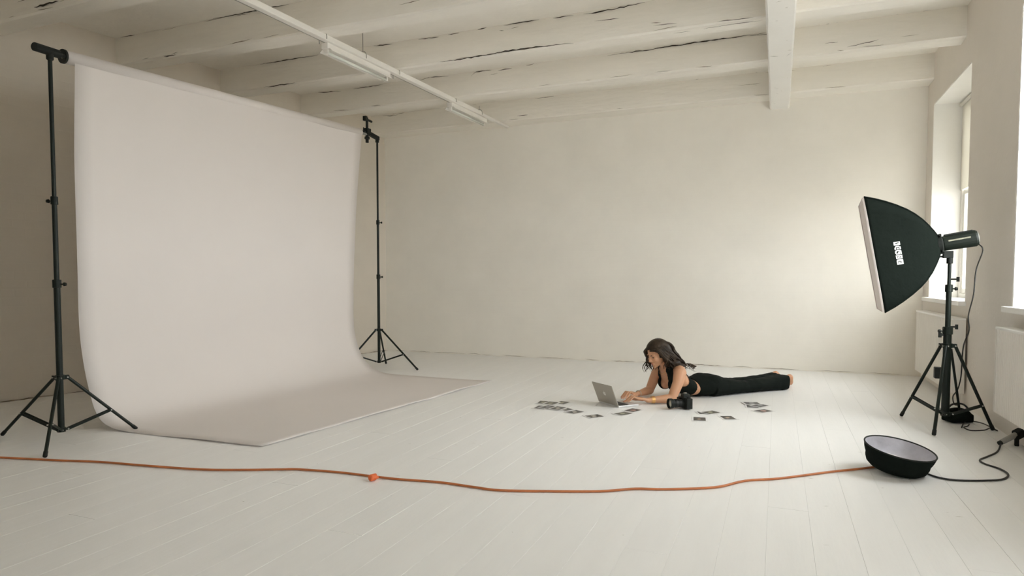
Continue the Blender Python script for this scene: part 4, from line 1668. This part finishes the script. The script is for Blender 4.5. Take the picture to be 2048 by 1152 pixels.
for f in b2.faces:
    u, v, w = local(f.calc_center_median())
    s = (u + .02) * .80 + (w - .085) * .60
    n = -(u + .02) * .60 + (w - .085) * .80
    keep = True
    if u < -.022 + (0.16 - w) * .26:
        keep = False
    av = abs(v)
    if s > .165:
        if av > .112 - max(0, s - .21) * .10:
            keep = False
    elif s > .12 and av > .112 + (.165 - s) * .8:
        keep = False
    if n < 0.03 and s > .135 and av < .046 - max(0, .19 - s) * .55:
        keep = False
    if n >= 0.03 and s > .235 and av < .060:
        keep = False
    if not keep:
        dele.append(f)
bmesh.ops.delete(b2, geom=dele, context='FACES')
bmesh.ops.smooth_vert(b2, verts=[v for v in b2.verts if v.is_boundary], factor=.5, use_axis_x=True, use_axis_y=True, use_axis_z=True)
for v in b2.verts:
    v.co.z = max(v.co.z, 0.002)
topo = obj('crop_top', b2, 'cloth', person, smooth=True, label='black cropped tank top')

# trousers: wide legs
bm = bmesh.new()
tube(bm, [L(-.035, 0, .086), L(-.09, 0, .088), L(-.16, 0, .094), L(-.24, 0, .097), L(-.32, 0, .088), L(-.42, 0, .070), L(-.50, 0, .060)],
     [(.136, .080), (.153, .086), (.172, .096), (.178, .098), (.174, .088), (.168, .070), (.150, .050)], 28, hint=Z, round_caps=False)
for s in (-1, 1):
    ellipsoid(bm, L(-.225, s * .078, .110), PU, PV, Z, .115, .095, .080)
for s, e in ((1, 0.0), (-1, -.045)):
    av_ = .088 if s > 0 else .052
    pts = [(-.20, s * .082, .083), (-.36, s * .080, .074), (-.50, s * .078, .063), (-.62 + e * .5, s * .078, .057), (-.76 + e * .6, s * av_, .061),
           (-.90 + e * .8, s * av_, .063), (-1.02 + e, s * av_, .066), (-1.18 + e, s * av_, .071)]
    rad = [(.098, .090), (.094, .078), (.085, .065), (.080, .057), (.084, .060), (.086, .062), (.088, .065), (.094, .071)]
    tube(bm, [L(*p) for p in pts], rad, 22, hint=Z, round_caps=False)
for v in bm.verts:
    v.co.z = max(v.co.z, 0.003)
b2 = remeshed(bm, .006, 6)
# soft folds
for v in b2.verts:
    u, vv, w = local(v.co)
    k = min(1, max(0, (-u - .3) * 3))
    dz = (.006 * noise.noise((u * 7, vv * 14, w * 5)) + .0035 * noise.noise((u * 18, vv * 20, w * 12))) * (.35 + .65 * k)
    v.co += v.normal * dz
    if u < -.8 and vv > .012:                      # the near hem hangs flat-sided
        a1, b1 = (vv - .088) / .092, (w - .071) / .070
        r1 = math.hypot(a1, b1)
        if r1 > .5:
            c1, s1 = abs(a1 / r1), abs(b1 / r1)
            k1 = 1 + (1 / (c1 ** 5 + s1 ** 5) ** .2 - 1) * min(1, (-u - .8) / .25) * .9
            v.co += PV * (a1 * .092 * (k1 - 1)) + Z * (b1 * .070 * (k1 - 1))
    v.co.z = max(v.co.z, 0.002)
# open hems
dele = [f for f in b2.faces if (lambda q: q[0] < (-1.112 - .10 * (q[2] - .07) if q[1] > .02 else -1.160))(local(f.calc_center_median()))]
bmesh.ops.delete(b2, geom=dele, context='FACES')
obj('trousers', b2, 'cloth', person, smooth=True, label='black wide-leg trousers')

# gold cuff on the near wrist, thin bangle on the far one
bm = bmesh.new()
ctr, dr = L(.508, .1535, .037), (L(.552, .140, .034) - L(.47, .165, .038)).normalized()
rings = tube(bm, [ctr - dr * .014, ctr - dr * .013, ctr + dr * .013, ctr + dr * .014], [(.0305, .0295), (.0325, .031), (.0305, .029), (.029, .027)], 28, hint=Z, caps=False)
o = obj('gold_cuff', bm, 'gold', person, smooth=False, label='wide gold cuff bracelet')
o.modifiers.new('t', 'SOLIDIFY').thickness = .002
bm = bmesh.new()
ctr = L(.435, -.137, .040)
dr = (L(.455, -.128, .038) - L(.38, -.16, .040)).normalized()
a_, b_ = frame_of(dr, Z)
tube(bm, [ctr + a_ * (.028 * math.cos(k * math.pi / 12)) + b_ * (.026 * math.sin(k * math.pi / 12)) for k in range(25)], .003, 6, hint=dr, caps=False)
obj('bangle', bm, 'bolt', person, smooth=True, label='thin silver bangle')
# fine chain at the neckline
bm = bmesh.new()
tube(bm, smooth_path([L(.235, .055, .285), L(.285, .035, .235), L(.297, 0, .222), L(.285, -.035, .235), L(.235, -.055, .285)], 6), .0015, 6)
obj('necklace', bm, 'gold', person, smooth=True)

# hair: cap plus many wavy locks
rnd = random.Random(5)
bm = bmesh.new()
tmp = bmesh.new()
ellipsoid(tmp, HP(-.014, 0, .034), HF, PV, HU, .108, .090, .094, 36, 24)
ellipsoid(tmp, HP(-.050, 0, .004), HF, PV, HU, .086, .094, .104, 36, 24)
ellipsoid(tmp, HP(-.066, 0, -.055), HF, PV, HU, .068, .092, .085, 30, 18)
ellipsoid(tmp, L(.215, .03, .325), PU, PV, Z, .075, .100, .050, 24, 14)
ellipsoid(tmp, L(.150, .05, .300), PU, PV, Z, .070, .070, .028, 24, 14)
hb = remeshed(tmp, .006, 14)
dele = []
for f in hb.faces:
    c = f.calc_center_median() - HP(0, 0, 0)
    ff, hh, vv = c.dot(HF), c.dot(HU), c.dot(PV)
    # face opening: below an arched hairline and in front of the ears
    if ff > .022 + .55 * max(0, hh - .02) + .02 * (abs(vv) / .08) and hh < .084 - 9 * vv * vv:
        dele.append(f)
bmesh.ops.delete(hb, geom=dele, context='FACES')
me_ = bpy.data.meshes.new('tmp')
hb.to_mesh(me_)
hb.free()
bm.from_mesh(me_)
bpy.data.meshes.remove(me_)


def lock(p0, p1, p2, p3, r, waves=2.0, amp=.010, seg=7):
    """tapered wavy strand through four control points"""
    P = smooth_path([p0, p1, p2, p3], 8)
    n = len(P)
    ph = rnd.uniform(0, 6.28)
    out, rr2 = [], []
    for k, p in enumerate(P):
        t = k / (n - 1)
        a = amp * max(0, t - .3) * 1.6
        w_ = ph + t * waves * 6.28
        out.append(p + PV * (a * math.sin(w_)) + PU * (a * math.cos(w_ * 1.1)) + Z * (a * .5 * math.sin(w_ * 1.3)))
        rr2.append(r * (0.45 + .75 * math.sin(math.pi * min(.5, t * .9 + .1))) * (1 if t < .62 else max(.10, 1 - (t - .62) / .38 * .92)))
    tube(bm, out, [(q, q * .7) for q in rr2], seg)


for k in range(46):      # near side, falling to the near shoulder and down the back
    t = k / 45
    f0 = .074 - .137 * t
    e = rnd.uniform(-.012, .012)
    back = t ** .8
    lock(HP(f0, .012, .121 - 7.5 * (f0 + .016) ** 2), HP(f0 * .75 - .010, .080 + e * .3, .045 + e), HP(f0 * .5 - .024 - .045 * t, .097 + e * .4, -.045 + e),
         L(.318 - .27 * back + e, .085 + .045 * rnd.random() - .05 * back, .288 - .012 * back + rnd.uniform(-.02, .012)), rnd.uniform(.008, .013), 2.2, .013)
for k in range(44):      # back of the head, tumbling over the back
    v0 = rnd.uniform(-.07, .075)
    e = rnd.uniform(-.01, .01)
    uu = rnd.uniform(.035, .19)
    lock(HP(-.055, v0 * .6, .098), HP(-.118, v0 * .9, .030 + e), HP(-.128 - .015 * rnd.random(), v0 * 1.05, -.055), L(uu, v0 * 1.25 + .02, .302 - max(0, .15 - uu) * .45 + rnd.uniform(-.01, .012)),
         rnd.uniform(.009, .014), 2.4, .014)
for k in range(26):      # far side, hanging in front of the far shoulder
    t = k / 25
    f0 = .066 - .13 * t
    e = rnd.uniform(-.012, .012)
    lock(HP(f0, .006, .120 - 7 * (f0 + .016) ** 2), HP(f0 * .9 + .008, -.074 + e * .4, .050), HP(f0 * .85 + .010, -.094 + e * .6, -.050 + e),
         L(.395 - .19 * t + e, -.105 - .03 * rnd.random(), .255 + .02 * t + rnd.uniform(-.045, .02)), rnd.uniform(.007, .012), 2.3, .014)
for k in range(5):       # stray curls at the tips
    lock(L(.12, .10, .31), L(.09, .11, .315), L(.06 - k * .012, .10, .295), L(.015 - k * .012, .085, .262 - k * .006), .006, 2.5, .016)
obj('hair', bm, 'hair', person, smooth=True, label='long wavy dark brown hair')
